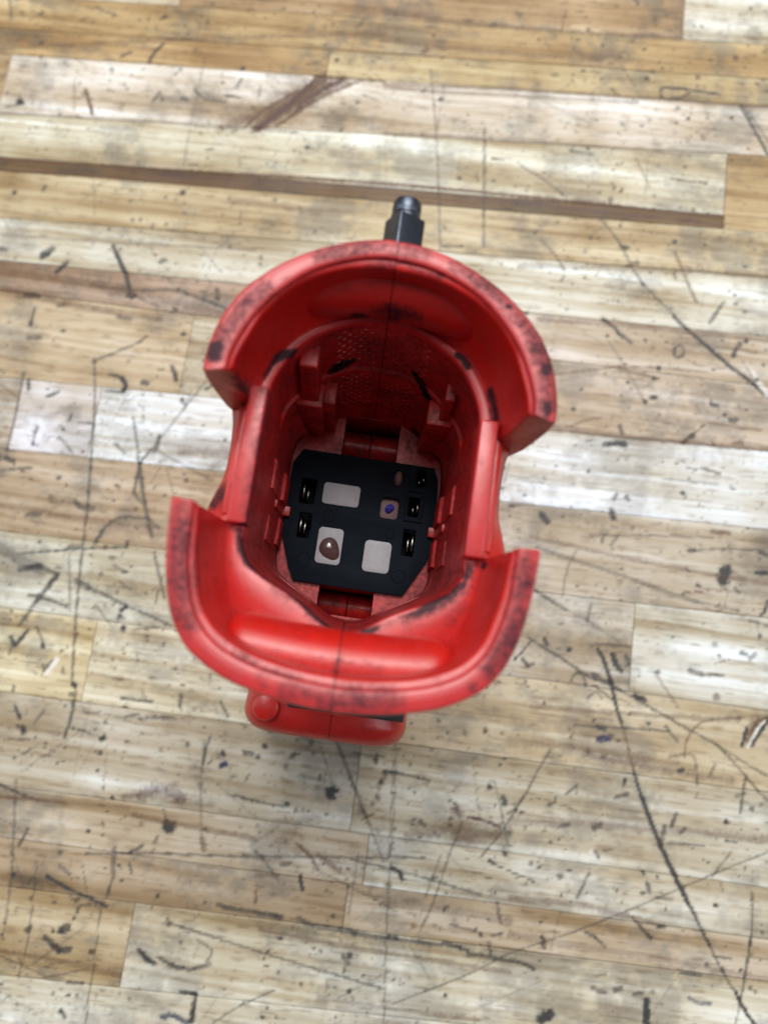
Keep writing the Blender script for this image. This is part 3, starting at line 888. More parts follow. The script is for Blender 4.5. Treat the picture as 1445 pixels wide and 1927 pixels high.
def wood_colour(x, y, base, sd, fine=True):
    sx, sy = sd*37.7, sd*91.3
    wob = 3.0*(vn(x*.012+sx, y*.04+sy, 1)-.5) + 1.2*(vn(x*.04+sx, y*.12+sy, 2)-.5)
    v = y + wob
    g = (0.42*vn(x*.006+sx, v*.22+sy, 3) + 0.30*vn(x*.012+sx, v*.65+sy, 4) + 0.18*vn(x*.03+sx, v*1.5+sy, 5)
         + 0.10*vn(x*.07+sx, v*2.6+sy, 6))
    blot = vn(x*.028+sx, y*.045+sy, 7)*.6 + vn(x*.09+sx, y*.14+sy, 8)*.4
    lum = 1.10*(g-.5) + 0.60*(blot-.5) + 0.03
    lum = np.where(lum < -0.08, lum*1.5+0.04, lum)
    col = base[None, :]*np.exp(lum[:, None]*np.array([0.95, 1.25, 1.75])[None, :])
    # medium short dark pores along the grain
    por = vn(x*.16+sx, v*2.2+sy, 9); f = sstep((por-.72)/.22)*.55
    col *= 1-f[:, None]*np.array([.55, .65, .75])
    # ingrained grey dirt
    dt = vn(x*.05+3+sx, y*.06+sy, 10)*.5 + vn(x*.22, y*.25, 11)*.3 + vn(x*.7, y*.8, 12)*.2
    f = sstep((dt-.45)/.30)*.50
    grey = np.array([.20, .185, .165])
    tg = (col.mean(1)*.40)[:, None]*np.array([1.04, 1.0, .93])[None, :]; col = col*(1-f[:, None]) + tg*f[:, None]
    sp = vn(x*.9+7, y*1.0, 13); f = sstep((sp-.86)/.10)*.55*sstep((vn(x*.04, y*.04, 14)-.3)/.4)
    col = col*(1-f[:, None]) + np.array([.06, .052, .046])*f[:, None]
    return col

bench = bpy.data.objects.new("workbench", None); COL.objects.link(bench)
tag(bench, "scratched maple butcher block workbench under the red wrench", "workbench")

def stave(x0, x1, ylo, yhi, base, sd, step, cut=(0.5, 0.5)):
    nx = max(2, int((x1-x0)/step)); xs = np.r_[x0, np.linspace(x0+.25, x1-.25, nx), x1]
    wmax = float(np.max(yhi(xs)-ylo(xs))); ny = max(2, int(wmax/step))
    ts = np.r_[0, np.linspace(.012, .988, ny), 1.0]
    X, T = np.meshgrid(xs, ts); lo = ylo(X); hi = yhi(X)
    Y = lo+(hi-lo)*T
    x = X.ravel(); y = Y.ravel(); z = np.zeros_like(x)
    edge = np.zeros(X.shape, bool); edge[0] = edge[-1] = True; edge[:, 0] = edge[:, -1] = True
    z[edge.ravel()] -= 0.16
    z += 0.05*(vn(x*.05, y*.2, 31)-.5) + 0.16*(((sd*7919) % 97)/97.0-.5)
    col = wood_colour(x, y, base, sd)
    bb0 = np.array([x.min(), y.min()]); bb1 = np.array([x.max(), y.max()])
    if step < 1:
        rag = vn(x*1.6, y*1.6, 21)*.6 + vn(x*4, y*4, 22)*.4 - .5
        along = vn(x*.35, y*.35, 23)*.6 + vn(x*1.1, y*1.1, 24)*.4
        todo = [s for s in STROKES if not ((s[4] > bb1).any() or (s[5] < bb0).any())]
        area_ = (bb1-bb0).prod()
        for _ in range(int(area_/24)):
            p = bb0 + rs.rand(2)*(bb1-bb0)
            if float(vn(np.array([p[0]*.03]), np.array([p[1]*.03]), 41)[0]) < rs.uniform(.15, .62): continue
            a = rs.choice([rs.normal(0, .25), rs.normal(math.pi/2, .5), rs.rand()*3.14], p=[.45, .3, .25])
            L = abs(rs.normal(0, .35)) if rs.rand() < .82 else abs(rs.normal(0, 1.5))*(1 if rs.rand() < .85 else 4); w = min(1.9, .55*math.exp(rs.normal(-.1, .6)))*(1 if L < 1 else .8)
            P = np.array([p, p+np.array([math.cos(a), math.sin(a)])*(L+.01)])
            todo.append((rs.choice(['k', 'b'], p=[.72, .28]), w, rs.uniform(.2, .85), P, P.min(0)-w, P.max(0)+w))
        for _ in range(int(area_/900)):       # long hairline scratches
            p = bb0 + rs.rand(2)*(bb1-bb0); a = rs.uniform(0, math.pi); L = rs.uniform(8, 38)
            P = np.array([p, p+np.array([math.cos(a), math.sin(a)])*L]); w = rs.uniform(.22, .42)
            todo.append(('k', w, rs.uniform(.15, .36), P, P.min(0)-w, P.max(0)+w))
        for k, w, s, P, b0, b1 in todo:
            i = np.nonzero((x > b0[0]) & (x < b1[0]) & (y > b0[1]) & (y < b1[1]))[0]
            if not len(i): continue
            d = seg_dist(x[i], y[i], P)
            soft = k in 'bp' and w > 3
            hw = w*.5*(1.12 if not soft else 1.15) + .10
            f = sstep((1.0 - (d + rag[i]*hw*(.75 if not soft else 1.1))/hw)*(2.3 if not soft else 1.1))
            f *= np.clip(s*1.36*(.62+.7*along[i]), 0, .97)
            col[i] = col[i]*(1-f[:, None]) + np.array(MC[k])*f[:, None]
            if k == 'k': z[i] -= .14*f
    n0 = len(x); H, W = X.shape
    idx = np.arange(n0).reshape(H, W)
    q = np.stack([idx[:-1, :-1], idx[:-1, 1:], idx[1:, 1:], idx[1:, :-1]], -1).reshape(-1, 4)
    loop = np.r_[idx[0, :-1], idx[:-1, -1], idx[-1, :0:-1], idx[:0:-1, 0]]
    m_ = len(loop); bot = n0+np.arange(m_)
    vx = np.r_[x, x[loop]]; vy = np.r_[y, y[loop]]; vz = np.r_[z, np.full(m_, -30.0)]
    q2 = np.stack([loop, bot, np.roll(bot, -1), np.roll(loop, -1)], -1)
    q = np.vstack([q, q2])
    col = np.vstack([col, col[loop]])
    me = bpy.data.meshes.new("wood_stave"); nv = len(vx); nf = len(q)
    me.vertices.add(nv); me.vertices.foreach_set('co', (np.c_[vx, vy, vz]*S).astype(np.float32).ravel())
    me.loops.add(nf*4); me.loops.foreach_set('vertex_index', q.astype(np.int32).ravel())
    me.polygons.add(nf); me.polygons.foreach_set('loop_start', np.arange(0, nf*4, 4, dtype=np.int32))
    me.update(calc_edges=True)
    ca = me.attributes.new('wood', 'FLOAT_COLOR', 'POINT')
    ca.data.foreach_set('color', np.c_[np.clip(col, 0, 1), np.ones(nv)].astype(np.float32).ravel())
    obj("wood_stave", me, WOOD, bench, True, 30)

XL, XR = -214.0, 200.0
lines = []
for pts, sg in ROWS:
    P = np.array(pts); k, b_ = np.polyfit(P[:, 0], P[:, 1], 1); lines.append((k, b_))
def mk(l, off): return lambda X: l[0]*np.asarray(X)+l[1]+off
GAP = 0.09
sd = 0
ALB = 1.0/1.30
for i in range(1, len(ROWS)):
    hi, lo = lines[i-1], lines[i]; x0 = XL
    for xe, c in ROWS[i][1]:
        x1 = min(xe, XR); sd += 1
        base = lin(c)*ALB; base = base*np.array([.985, 1.0, .985])*0.90 + 0.10*base.mean()*np.array([1.03, 1.0, .95])
        stave(x0+GAP, x1-GAP, mk(lo, GAP), mk(hi, -GAP), base, sd, 0.62)
        x0 = x1
    for xa, xb in ((XL-420, XL), (XR, XR+420)):
        sd += 1; stave(xa+GAP, xb-GAP, mk(lo, GAP), mk(hi, -GAP), lin(ROWS[i][1][-1][1])*ALB, sd, 4.0)
for sgn, l in ((1, lines[0]), (-1, lines[-1])):
    for k in range(10):
        a = (l[0], l[1]+sgn*29*k + (0 if sgn > 0 else -29)); b_ = (a[0], a[1]+29); sd += 1
        stave(XL-420, XR+420, mk(a, GAP), mk(b_, -GAP), lin((205-14*(k % 3), 184-11*(k % 3), 150))*ALB, sd, 2.5)

# ------------------------------------------------------------------ the impact wrench (tool frame: z up the handle, y along the head)
wrench = bpy.data.objects.new("impact_wrench", None); COL.objects.link(wrench)
wrench.rotation_euler = (0, TILT, 0)
tag(wrench, "worn red cordless impact wrench standing upside down with its empty battery bay facing up", "power tool")

NT = 420
TH = np.linspace(0, 2*math.pi, NT, endpoint=False) + 0.0037
def ring_r(half):                            # half: right-hand outline from +y to -y
    h = np.asarray(half, float); l = h[1:-1][::-1].copy(); l[:, 0] *= -1
    P = catmull(np.vstack([h, l]), 14, True)
    a = np.unwrap(np.arctan2(P[:, 1], P[:, 0])); r = np.hypot(P[:, 0], P[:, 1])
    o = np.argsort(a % (2*math.pi)); a = (a % (2*math.pi))[o]; r = r[o]
    return np.interp(TH, np.r_[a-2*math.pi, a, a+2*math.pi], np.r_[r, r, r])
B128 = ring_r([(0, 39.4), (10, 37.8), (19, 33.6), (24.6, 28), (28, 22), (29, 17), (28.4, 13), (27.8, 10), (27.5, 4), (27.8, -1), (29, -5), (29.8, -9), (29.4, -17), (28.3, -23.5), (26.3, -28.5), (23, -32.4), (15, -36.5), (0, -38.8)])
T132 = ring_r([(0, 33.9), (6, 33.2), (12, 30.2), (16, 27), (18.6, 23), (20.4, 18.5), (20.7, 14), (20.6, 0), (20.8, -11), (20.9, -14), (18, -18.2), (9, -22.8), (3.5, -26.4), (0, -27.3)])
T88 = ring_r([(0, 28.6), (6, 28.2), (10.5, 26.3), (15, 22.2), (18.8, 18), (18.9, 8), (18.7, -4), (18.8, -11.3), (16.6, -15.2), (8, -20.4), (3.6, -22.9), (0, -23.4)])
RAIL = ring_r([(0, 36.5), (10, 34), (17, 30), (21, 25.5), (23.8, 19), (24.4, 14), (24.4, 0), (24.4, -9), (24.2, -14), (22.5, -21), (16, -27.5), (8, -31), (0, -32)])
E105 = ring_r([(0, 33.5), (8, 32.5), (14, 30), (19.5, 26), (22.8, 19), (23.4, 9), (23.4, 0), (23, -10), (20, -19.5), (12, -26.5), (0, -29.5)])
E60 = ring_r([(0, 31.5), (8, 30.5), (14, 27), (18.5, 21.5), (21, 13), (21.4, 4), (21.2, -4), (20, -12), (16.5, -19.5), (10, -25.5), (0, -28)])
SN = np.sin(TH)
def P3(r, z): return np.c_[r*np.cos(TH), r*np.sin(TH), np.broadcast_to(z, r.shape)]
keys = [(E60, 45.0), (E60, 62.0), (E105, 100.0), (E105*1.04, 108.0), (B128-0.9, 122.0), (B128, 125.5), (B128-0.3, 127.6), (B128-0.9, 128.3)]
keys += [(RAIL+0.9, 131.6), (RAIL-1.2, 132.4), (T132+1.0, 132.3), (T132+0.35, 132.05), (T132, 131.4)]
for z in np.linspace(129.5, 113.2, 7): keys.append((T132+(T88-T132)*(132-z)/44.0 + 0.35*np.clip((SN-.55)*8, 0, 1), z))
for z in np.linspace(112.7, 86.0, 11): keys.append((T132+(T88-T132)*(132-z)/44.0 - 0.35*np.clip((SN-.55)*8, 0, 1), z))
rings = []
for (ra, za), (rb, zb) in zip(keys, keys[1:]):
    L = float(np.hypot(np.mean(np.abs(rb-ra)), zb-za)); n = max(1, int(L/(0.9 if za > 80 else 6)))
    if za < 99: n = max(1, int(L/6)) if len(rings) < 30 else n
    for k in range(n): rings.append(P3(ra+(rb-ra)*k/n, za+(zb-za)*k/n))
rings.append(P3(*keys[-1]))
shell = bmesh.new()
loft(shell, rings, True, (True, False))

# --- the two flared skirts
def skirt(out_h, band_h, step_h, sgn, kx, dx):
    NS = 300
    def arc(h): return resample(catmull(mirror_open(h), 10), NS)*np.array([kx, 1.0])+np.array([dx, 0.0])
    o_, b_, s_ = arc(out_h), arc(band_h), arc(step_h)
    no, nb, ns = normals2(o_)*sgn, normals2(b_)*sgn, normals2(s_)*sgn       # pointing outwards or inwards by sgn
    ctr = (1.0 - 2.1*np.exp(-(s_[:, :1]/15.0)**2)) if sgn > 0 else np.ones((NS, 1))
    c = lambda P, n, d: P + n*d                                                # d > 0 moves towards the bay
    prof = [(c(o_, no, 3.2), 124.5), (c(o_, no, 1.5), 131), (c(o_, no, .55), 140), (c(o_, no, .12), 146.5), (o_, 149.1), (c(o_, no, .22), 149.72), (c(o_, no, .75), 150.0)]
    for t in np.linspace(0, 1, 8): prof.append((c(o_, no, .75)*(1-t)+c(b_, nb, -.35)*t, 150.0 + .12*math.sin(math.pi*t)))
    prof += [(c(b_, nb, -.05), 149.85), (c(b_, nb, .1), 149.45), (c(b_, nb, .3), 149.05), (c(s_, ns, -.25), 148.95), (c(s_, ns, 0), 148.75), (c(s_, ns, .18), 148.3)]
    for t in np.linspace(.08, 1, 16): prof.append((c(s_, ns, .18+(1.5*t+1.1*t**4)*(ctr if t < .6 else 1+(ctr-1)*(1-t)/.4)), 148.3-17.3*t))
    prof.append((c(s_, ns, 3.2), 126.0))
    rings = [[(*P[i], z) for P, z in prof] for i in range(NS)]
    bm = shell
    R = [[bm.verts.new(p) for p in ring] for ring in rings]
    n = len(prof)
    for a, b in zip(R, R[1:]):
        for i in range(n): bm.faces.new((a[i], a[(i+1) % n], b[(i+1) % n], b[i]))
    for ring, fl in ((R[0], True), (R[-1], False)):
        f = bm.faces.new(ring[::-1] if fl else ring)
        es = [e for e in f.edges if e.verts[0].co.z > 127 and e.verts[1].co.z > 127]
        bmesh.ops.bevel(bm, geom=es, offset=0.35, segments=2, profile=0.5, affect='EDGES')
        for q in sorted((q for q in bm.faces if len(q.verts) > 20), key=lambda q: -q.calc_area())[:1]:
            cur = q
            for th_ in (.35, .45, .5, .5):
                bmesh.ops.inset_individual(bm, faces=[cur], thickness=th_, use_even_offset=False)
skirt([(30.7, 12.7), (30.6, 16.8), (29.4, 22.4), (27, 27.6), (23.4, 32), (19.2, 35.6), (14.2, 38.6), (9, 40.8), (4.2, 42), (0, 42.3)],
      [(26.7, 13.4), (26.5, 16.6), (25.2, 20.8), (23, 25.4), (20.2, 29.2), (16, 33.3), (11.2, 36.1), (5.4, 38.1), (0, 38.6)],
      [(26, 14), (25.6, 16.8), (24.4, 20.4), (22.2, 25.6), (18.2, 30.8), (13.1, 34.3), (7, 36.5), (0, 37.2)], 1, 1.008, 0.75)
skirt([(30.6, -9.9), (30.4, -13), (30, -17.6), (29, -23.4), (27.2, -29), (24.4, -33.3), (20.9, -36), (16.6, -38.1), (11, -39.6), (6, -40.4), (0, -40.8)],
      [(26.7, -10), (26.6, -14), (26.1, -19.8), (24.6, -25.6), (22.8, -29.3), (19.6, -32.6), (14.4, -35), (7.6, -36.4), (0, -37)],
      [(26.1, -10.4), (25.4, -17), (24.3, -22), (22.6, -27), (19.2, -30.9), (13.6, -33.5), (6.6, -34.9), (0, -35.3)], -1, 1.024, 0.0)

# --- rounded bars across both ends of the bay
def bar(x0, x1, yc, zc, ry, rz, endp=5.0, n=90, m=40):
    rings = []
    for i in range(n+1):
        t = i/n; x = x0+(x1-x0)*t; u = abs(2*t-1)
        k = max(0.02, (1-u**endp)**(1/2.2))
        rings.append([(x, yc(x)+ry*k*math.cos(a), zc+rz*k*math.sin(a)-(1-k)*1.0) for a in np.linspace(0, 2*math.pi, m, endpoint=False)])
    loft(shell, rings, True, (True, True))
bar(-20.8, 20.8, lambda x: -33.5+0.0035*x*x, 133.9, 6.4, 7.1, 16.0)
bar(-18.6, 18.6, lambda x: 38.9-0.0125*x*x, 137.2, 5.5, 7.0, 4.0)

# --- rails on the bay's side walls, columns, ledges, stop tabs
for s in (1, -1):
    sx = lambda a, b: (min(s*a, s*b), max(s*a, s*b))
    x0, x1 = sx(20.55, 24.2); box(shell, x0, x1, -10.6, 16.4, 121, 135.2, .5, 3)
    x0, x1 = sx(24.0, 26.0); box(shell, x0, x1, -9, 15.2, 121, 132.0, .7, 3)
    x0, x1 = sx(12.7 if s < 0 else 14.4, 16.6); n0 = len(shell.verts); box(shell, x0, x1, 22.4, 27.5, 111.0, 127.6 if s < 0 else 122.0, .4, 3)
    shell.verts.ensure_lookup_table()
    for v in shell.verts[n0:]: v.co.y += 2.0*max(0, (v.co.z-112)/16)
    x0, x1 = sx(11.8, 17.6); box(shell, x0, x1, 21.2, 27.0, 88.0, 111.6, .3, 2)
    if s < 0: x0, x1 = sx(9.1, 11.9); box(shell, x0, x1, 22.9, 28.2, 88.0, 110.2, .3, 2)
    for (ya, yb, zt) in ((0.9, 11.0, 114.0), (-10.0, -0.7, 111.0)):      # long wedge ledges
        pr = [(s*19.3, ya+.4), (s*19.3, yb-3.6), (s*22.5, yb), (s*22.5, ya)]
        if s < 0: pr = pr[::-1]
        prism(shell, pr, 98, zt, lambda p, zt=zt: zt-(1.2 if abs(p[0]) < 20 else 0), .15)
    for (ya, yb, zt) in ((1.6, 10.2, 98.0), (-8.8, -0.2, 96.0)):
        pr = [(s*18.35, ya+.3), (s*18.35, yb-2.2), (s*21.2, yb), (s*21.2, ya)]
        if s < 0: pr = pr[::-1]
        prism(shell, pr, 86, zt, lambda p, zt=zt: zt-(1.0 if abs(p[0]) < 19 else 0), .15)
    x0, x1 = sx(18.9, 22); box(shell, x0, x1, -1.2, 0.6, 90, 104, .2, 2)     # web between the ledges
    x0, x1 = sx(17.2, 20); box(shell, x0, x1, -0.5, 1.9, 87, 89.8, .15, 2)   # stop tab over the plate
    pe = [(s*19.6, -14.6), (s*17.4, -16.6), (s*12.2, -20.0), (s*5.2, -23.8), (s*7, -27), (s*21, -21)]
    inn = [(s*18.6, -14.6), (s*14.6, -17.0), (s*9.0, -20.2), (s*5.0, -23.3)]
    pr = inn + [(s*6.2, -26), (s*14, -23.5), (s*20.5, -17)]
    if s > 0: pr = pr[::-1]
    prism(shell, pr, 88, 95.6, None, .25)

# --- motor head lying on the bench
def head_ring(y, hw, zb, zt, ex=3.4, n=96):
    zb -= 1.1; zc = (zb+zt)/2; hz = (zt-zb)/2; out = []
    for i in range(n):
        a = 2*math.pi*(i+.5)/n; ca, sa = math.cos(a), math.sin(a)
        k = (abs(ca)**ex+abs(sa)**ex)**(-1/ex)
        out.append((-1.7*max(0, min(1, -y/40)) + hw*k*ca, y, zc+hz*k*sa))
    return out
prof = []
for t in np.linspace(0, 1, 7):
    a = t*math.pi/2; prof.append((-56.0+5*(1-math.sin(a)), -5*(1-math.cos(a))))
hr = [head_ring(-56.4, 12, 14, 42, 3.0), head_ring(-56.4, 16, 9, 47, 3.2)]
for k in range(9):
    a = k/8*math.pi/2; y = -56.4+6.0*(1-math.cos(a)); d = 6.0*(1-math.sin(a))
    hr.append(head_ring(y, 24.4-d, 1.9+d, 54.2-d, 4.2))
for y, hw, zb, zt in ((-46, 24.5, 1.8, 54.4), (-40, 24.5, 1.8, 54.4), (-33, 22.9, 1.5, 55), (0, 22.6, 1.6, 58), (25, 22.6, 1.6, 57), (45, 22.4, 1.8, 54), (70, 22.2, 2.2, 52), (86, 21.5, 3.0, 50)):
    hr.append(head_ring(y, hw, zb, zt, 3.2))
loft(shell, hr, True, (True, True))
lathe(shell, [(3.7, 50.0), (3.7, 54.9), (3.4, 55.5), (2.4, 55.85), (0.3, 56.0)], (-18.3, -49.0, 0), seg=36)

# dirt on the shell along edges and as smudges, plus painted bay shade
GS = []
for ln in GRIME.strip().splitlines():
    r, s_, *pp = ln.split(); GS.append((float(r), float(s_), np.array([[float(q) for q in p.split(',')] for p in pp])))
def grime_shade_attr(me):
    n = len(me.vertices); co = np.zeros(n*3, np.float32); me.vertices.foreach_get('co', co); co = co.reshape(-1, 3)/S
    g = np.zeros(n)
    for r, s_, P in GS:
        d = np.full(n, 1e9)
        if len(P) == 1: P = np.vstack([P, P+1e-3])
        for a, b in zip(P, P[1:]):
            ab = b-a; t = np.clip(((co-a)@ab)/(ab@ab+1e-12), 0, 1)
            q = co-a-t[:, None]*ab; q[:, 2] *= .45
            d = np.minimum(d, np.linalg.norm(q, axis=1))
        g = np.maximum(g, s_*np.clip(1.35-d/(r*1.15), 0, 1))
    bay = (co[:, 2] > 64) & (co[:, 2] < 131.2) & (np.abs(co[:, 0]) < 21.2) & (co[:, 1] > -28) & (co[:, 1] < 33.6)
    g = np.maximum(g, np.where(bay, .42, 0.0))      # greasy film, deepened to paint shade over the whole bay interior
    z = co[:, 2]; inside = (np.abs(co[:, 0]) < 34)
    sc = np.where(z > 148.9, .27, 0.0)+np.where((z > 134.3) & (z < 135.4) & (np.abs(co[:, 0]) > 20) & (np.abs(co[:, 1]) < 18), .24, 0.0)  # paler on rim and upward faces: reflected sheen painted as scuffing
    sc = sc+np.where((z > 130.8) & (z < 132.6) & (np.abs(co[:, 0]) < 25), .15, 0)+np.where((z > 94.5) & (z < 95.7), .12, 0)+np.where((z > 86.5) & (z < 87), .08, 0)
    da = me.attributes.new('scuff_sheen', 'FLOAT', 'POINT'); da.data.foreach_set('value', sc.astype(np.float32))
    at = me.attributes.new('grime_shade', 'FLOAT', 'POINT'); at.data.foreach_set('value', g.astype(np.float32))

bmesh.ops.recalc_face_normals(shell, faces=shell.faces)
for s, dx, dz in ((-1, -1.7, 0), (1, 0, -0.12)):
    h = shell.copy()
    r_ = bmesh.ops.bisect_plane(h, geom=h.verts[:]+h.edges[:]+h.faces[:], dist=1e-4, plane_co=(s*0.10+0.1, 0, 0), plane_no=(-s, 0, 0), clear_outer=True)
    for v in h.verts: v.co.z += dz if s > 0 else 0
    if s > 0:
        for v in h.verts: v.co.y += -0.10
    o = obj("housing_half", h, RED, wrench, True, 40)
    grime_shade_attr(o.data)
tong = shell.copy(); tong.normal_update()
for v in tong.verts: v.co -= v.normal*0.45
for px_, nx_ in ((0.42, 1), (-0.22, -1)):
    bmesh.ops.bisect_plane(tong, geom=tong.verts[:]+tong.edges[:]+tong.faces[:], dist=1e-4, plane_co=(px_, 0, 0), plane_no=(nx_, 0, 0), clear_outer=True)
obj("seam_tongue", tong, RUBBER, wrench, True, 40)
shell.free()

# --- bay floor with its two wells
def poly_ring(r, step=3): return [(float(r[i]*math.cos(TH[i])), float(r[i]*math.sin(TH[i]))) for i in range(0, NT, step)]
fl = sheet("bay_floor", poly_ring(T88+0.6), [[(-7, 27.9), (7.1, 27.9), (7.1, 16.2), (16.2, 16.2), (17.4, 13.5), (17.8, 5.4), (17.2, -5.8), (12.4, -14.8), (6.2, -14.8), (6.2, -22.7), (-7.4, -22.7), (-7.4, -14.8), (-13.2, -14.8), (-14.9, -12), (-17.3, -5), (-17.7, 6), (-17.5, 13), (-15.8, 16.3), (-7, 16.3)]], 85.0, 86.85)
o = obj("bay_floor", fl, RED, wrench, True, 30); grime_shade_attr(o.data)
for (x0, x1, y0, y1, yb, rb) in ((-7, 7.1, 17.2, 27.9, 22.8, 4.6), (-7.4, 6.2, -22.7, -15.8, -19.6, 3.4)):
    wl = bmesh.new()
    for a in ((x0-1, x0, y0-1, y1+1), (x1, x1+1, y0-1, y1+1), (x0, x1, y0-1, y0), (x0, x1, y1, y1+1)): box(wl, *a, 66, 84.95, 0)
    box(wl, x0-1, x1+1, y0-1, y1+1, 64, 66, 0)
    for xa, xb in ((x0, -.15), (.15, x1)):
        rg = [[(x, yb+rb*math.cos(a), 73+rb*1.5*math.sin(a)) for a in np.linspace(0, 2*math.pi, 40, endpoint=False)] for x in (xa, xb)]
        loft(wl, rg, True, (True, True))
    o = obj("well", wl, RED, wrench, True, 40); grime_shade_attr(o.data)

# --- black contact plate with its openings
plate = bpy.data.objects.new("contact_plate", None)
slots = [(-15.6, -11.8, 3.5, 9.9), (-14.8, -11.7, -5.1, 1.2), (11.3, 14.3, -6.0, 0.7), (11.6, 14.3, 4.0, 9.0), (12.9, 14.9, 11.8, 16.0)]
out = [(-16.5, 17.3), (-18.5, 13.4), (-18.7, 6), (-18.3, -5), (-15.7, -12.4), (-13.8, -15.8), (13, -15.9), (18.2, -6), (18.8, 5.4), (18.2, 14), (16.9, 17.2)]
holes = [rrect(*s_, .25, 2) for s_ in slots] + [rrect(4.7, 9.25, 2.7, 7.95, 1.0), [(8.25+1.35*math.cos(a), 13.45+2.1*math.sin(a)) for a in np.linspace(0, 2*math.pi, 24, endpoint=False)]]
pads = [(-10.0, -.75, 4.25, 9.75, .9), (-9.55, -3.3, -10.7, -1.6, 1.0), (2.2, 8.9, -11.1, -3.2, 1.1)]
holes += [rrect(*p) for p in pads]
pb = sheet("contact_plate", out, holes, 86.9, 88.3, 0.12)
bpy.data.objects.remove(plate)
plate = obj("contact_plate", pb, BLACK, wrench, True, 30)
pk = bmesh.new()
box(pk, -17.2, 17.2, -15.1, 16.5, 79, 80.4, 0)
obj("plate_base", pk, BLACK, plate, False)
for x0, x1, y0, y1, r_ in pads:
    b = sheet("pale_insert", rrect(x0+.03, x1-.03, y0+.03, y1-.03, r_), [], 87.0, 88.12, 0.06)
    obj("pale_insert", b, PALE, plate, True, 30)
# blades in the slots
for k, (x0, x1, y0, y1) in enumerate(slots):
    b = bmesh.new(); side = -1 if x0 < 0 else 1
    xc = (x0+x1)/2 - (-.55 if side > 0 else .55) if k != 4 else (x0+x1)/2+.3
    for j, dx in enumerate((-.42, .42)):
        hgt = 87.9 if j == (0 if side < 0 else 1) else 84.2
        rg = []
        for y, dz in ((y0+.7, -1.6), (y0+1.0, -.5), (y0+1.6, 0), ((y0+y1)/2, .15), (y1-1.6, 0), (y1-1.0, -.5), (y1-.7, -1.6)):
            zt = hgt+dz; xx = xc+dx
            rg.append([(xx-.24, y, 80.6), (xx+.24, y, 80.6), (xx+.26, y, zt-.3), (xx+.12, y, zt), (xx-.12, y, zt), (xx-.26, y, zt-.3)])
        loft(b, rg, True, (True, True))
    obj("terminal_blade", b, BRASS, plate, True, 35)
# raised frame round the right-hand terminals
fr = sheet("terminal_frame", rrect(10.7, 15.3, 2.7, 16.4, .25, 2), [rrect(11.15, 14.85, 3.25, 10.3, .2, 2), rrect(12.6, 15.0, 11.5, 16.15, .2, 2)], 88.2, 88.75, 0.1)
obj("terminal_frame", fr, BLACK, plate, True, 30)
# moulded circles
rg = bmesh.new()
def ring_mark(bm, cx, cy, r, w=.16, h=.14, n=36):
    rs_ = [[(cx+(r+w*math.cos(b))*math.cos(a), cy+(r+w*math.cos(b))*math.sin(a), 88.3+h*math.sin(b)) for b in np.linspace(0, 2*math.pi, 8, endpoint=False)] for a in np.linspace(0, 2*math.pi, n, endpoint=False)]
    rs_.append(rs_[0]); loft(bm, rs_, True)
for cx, cy, r_ in ((-12.2, -10.3, 1.6), (11.4, -11.2, 1.6), (7.9, -.9, 1.2), (-7.9, 12.6, 1.2), (-7.7, 1.3, 1.45)): ring_mark(rg, cx, cy, r_)
for k in range(3):                                   # small recycling arrows inside the middle circle
    a = k*2*math.pi/3+.5
    q = [(-7.7+.85*math.cos(a+t), 1.3+.85*math.sin(a+t)) for t in (0, .6, 1.2)]
    for (xa, ya), (xb, yb) in zip(q, q[1:]):
        box(rg, -.24, .24, -.1, .1, 88.25, 88.42, 0, rot=Matrix.Rotation(math.atan2(yb-ya, xb-xa), 3, 'Z'), piv=(0, 0, 88.3))
        for v in rg.verts[-8:]: v.co += Vector(((xa+xb)/2, (ya+yb)/2, 0))
obj("moulded_mark", rg, BLACK, plate, True, 30)
# adhesive blob on the lower-left insert
def blob(name, outline, zb, ht, mat, parent, c=None, bumpy=.04):
    P = catmull(outline, 6, True); c = P.mean(0) if c is None else np.array(c); b = bmesh.new(); rg_ = []
    for t in np.linspace(1, .04, 9):
        z = zb + ht*(1-t**3.0)
        rg_.append([(*(c+(p-c)*t), z + (bumpy*math.sin(p[0]*3.1+t*7)*math.cos(p[1]*2.7) if t < .95 else 0)) for p in P])
    loft(b, rg_, True, (True, True)); return obj(name, b, mat, parent, True, 70)
blob("adhesive_blob", [(-8.9, -6.6), (-8.2, -4.8), (-6.5, -3.95), (-4.9, -4.6), (-3.9, -6.6), (-3.65, -8.5), (-4.8, -9.6), (-7.2, -9.1), (-8.6, -7.9)], 88.1, .4, GLUE, plate)
blob("glint_bead", [(-7.3, -6.2), (-6.9, -5.4), (-6.3, -5.3), (-5.9, -5.9), (-5.8, -6.6), (-6.5, -6.9), (-7.0, -6.7)], 88.42, .35, GLINT, plate)  # white glint on the adhesive, modelled as a pale bead
b = bmesh.new(); box(b, 4.5, 9.4, 2.5, 8.1, 85.6, 86.9, .1); obj("square_well", b, PINKGLUE, plate, True, 30)
blob("blue_lens", [(5.9, 5.0), (6.3, 6.3), (7.5, 6.7), (8.3, 5.8), (7.7, 4.6), (6.6, 4.2)], 86.9, 1.3, BLUE, plate, None, .2)
blob("wax_bead", [(7.05, 13.4), (7.4, 15.0), (8.25, 15.6), (9.1, 15.0), (9.45, 13.4), (9.1, 12.0), (8.25, 11.4), (7.4, 12.0)], 87.0, 1.5, PINKGLUE, plate)

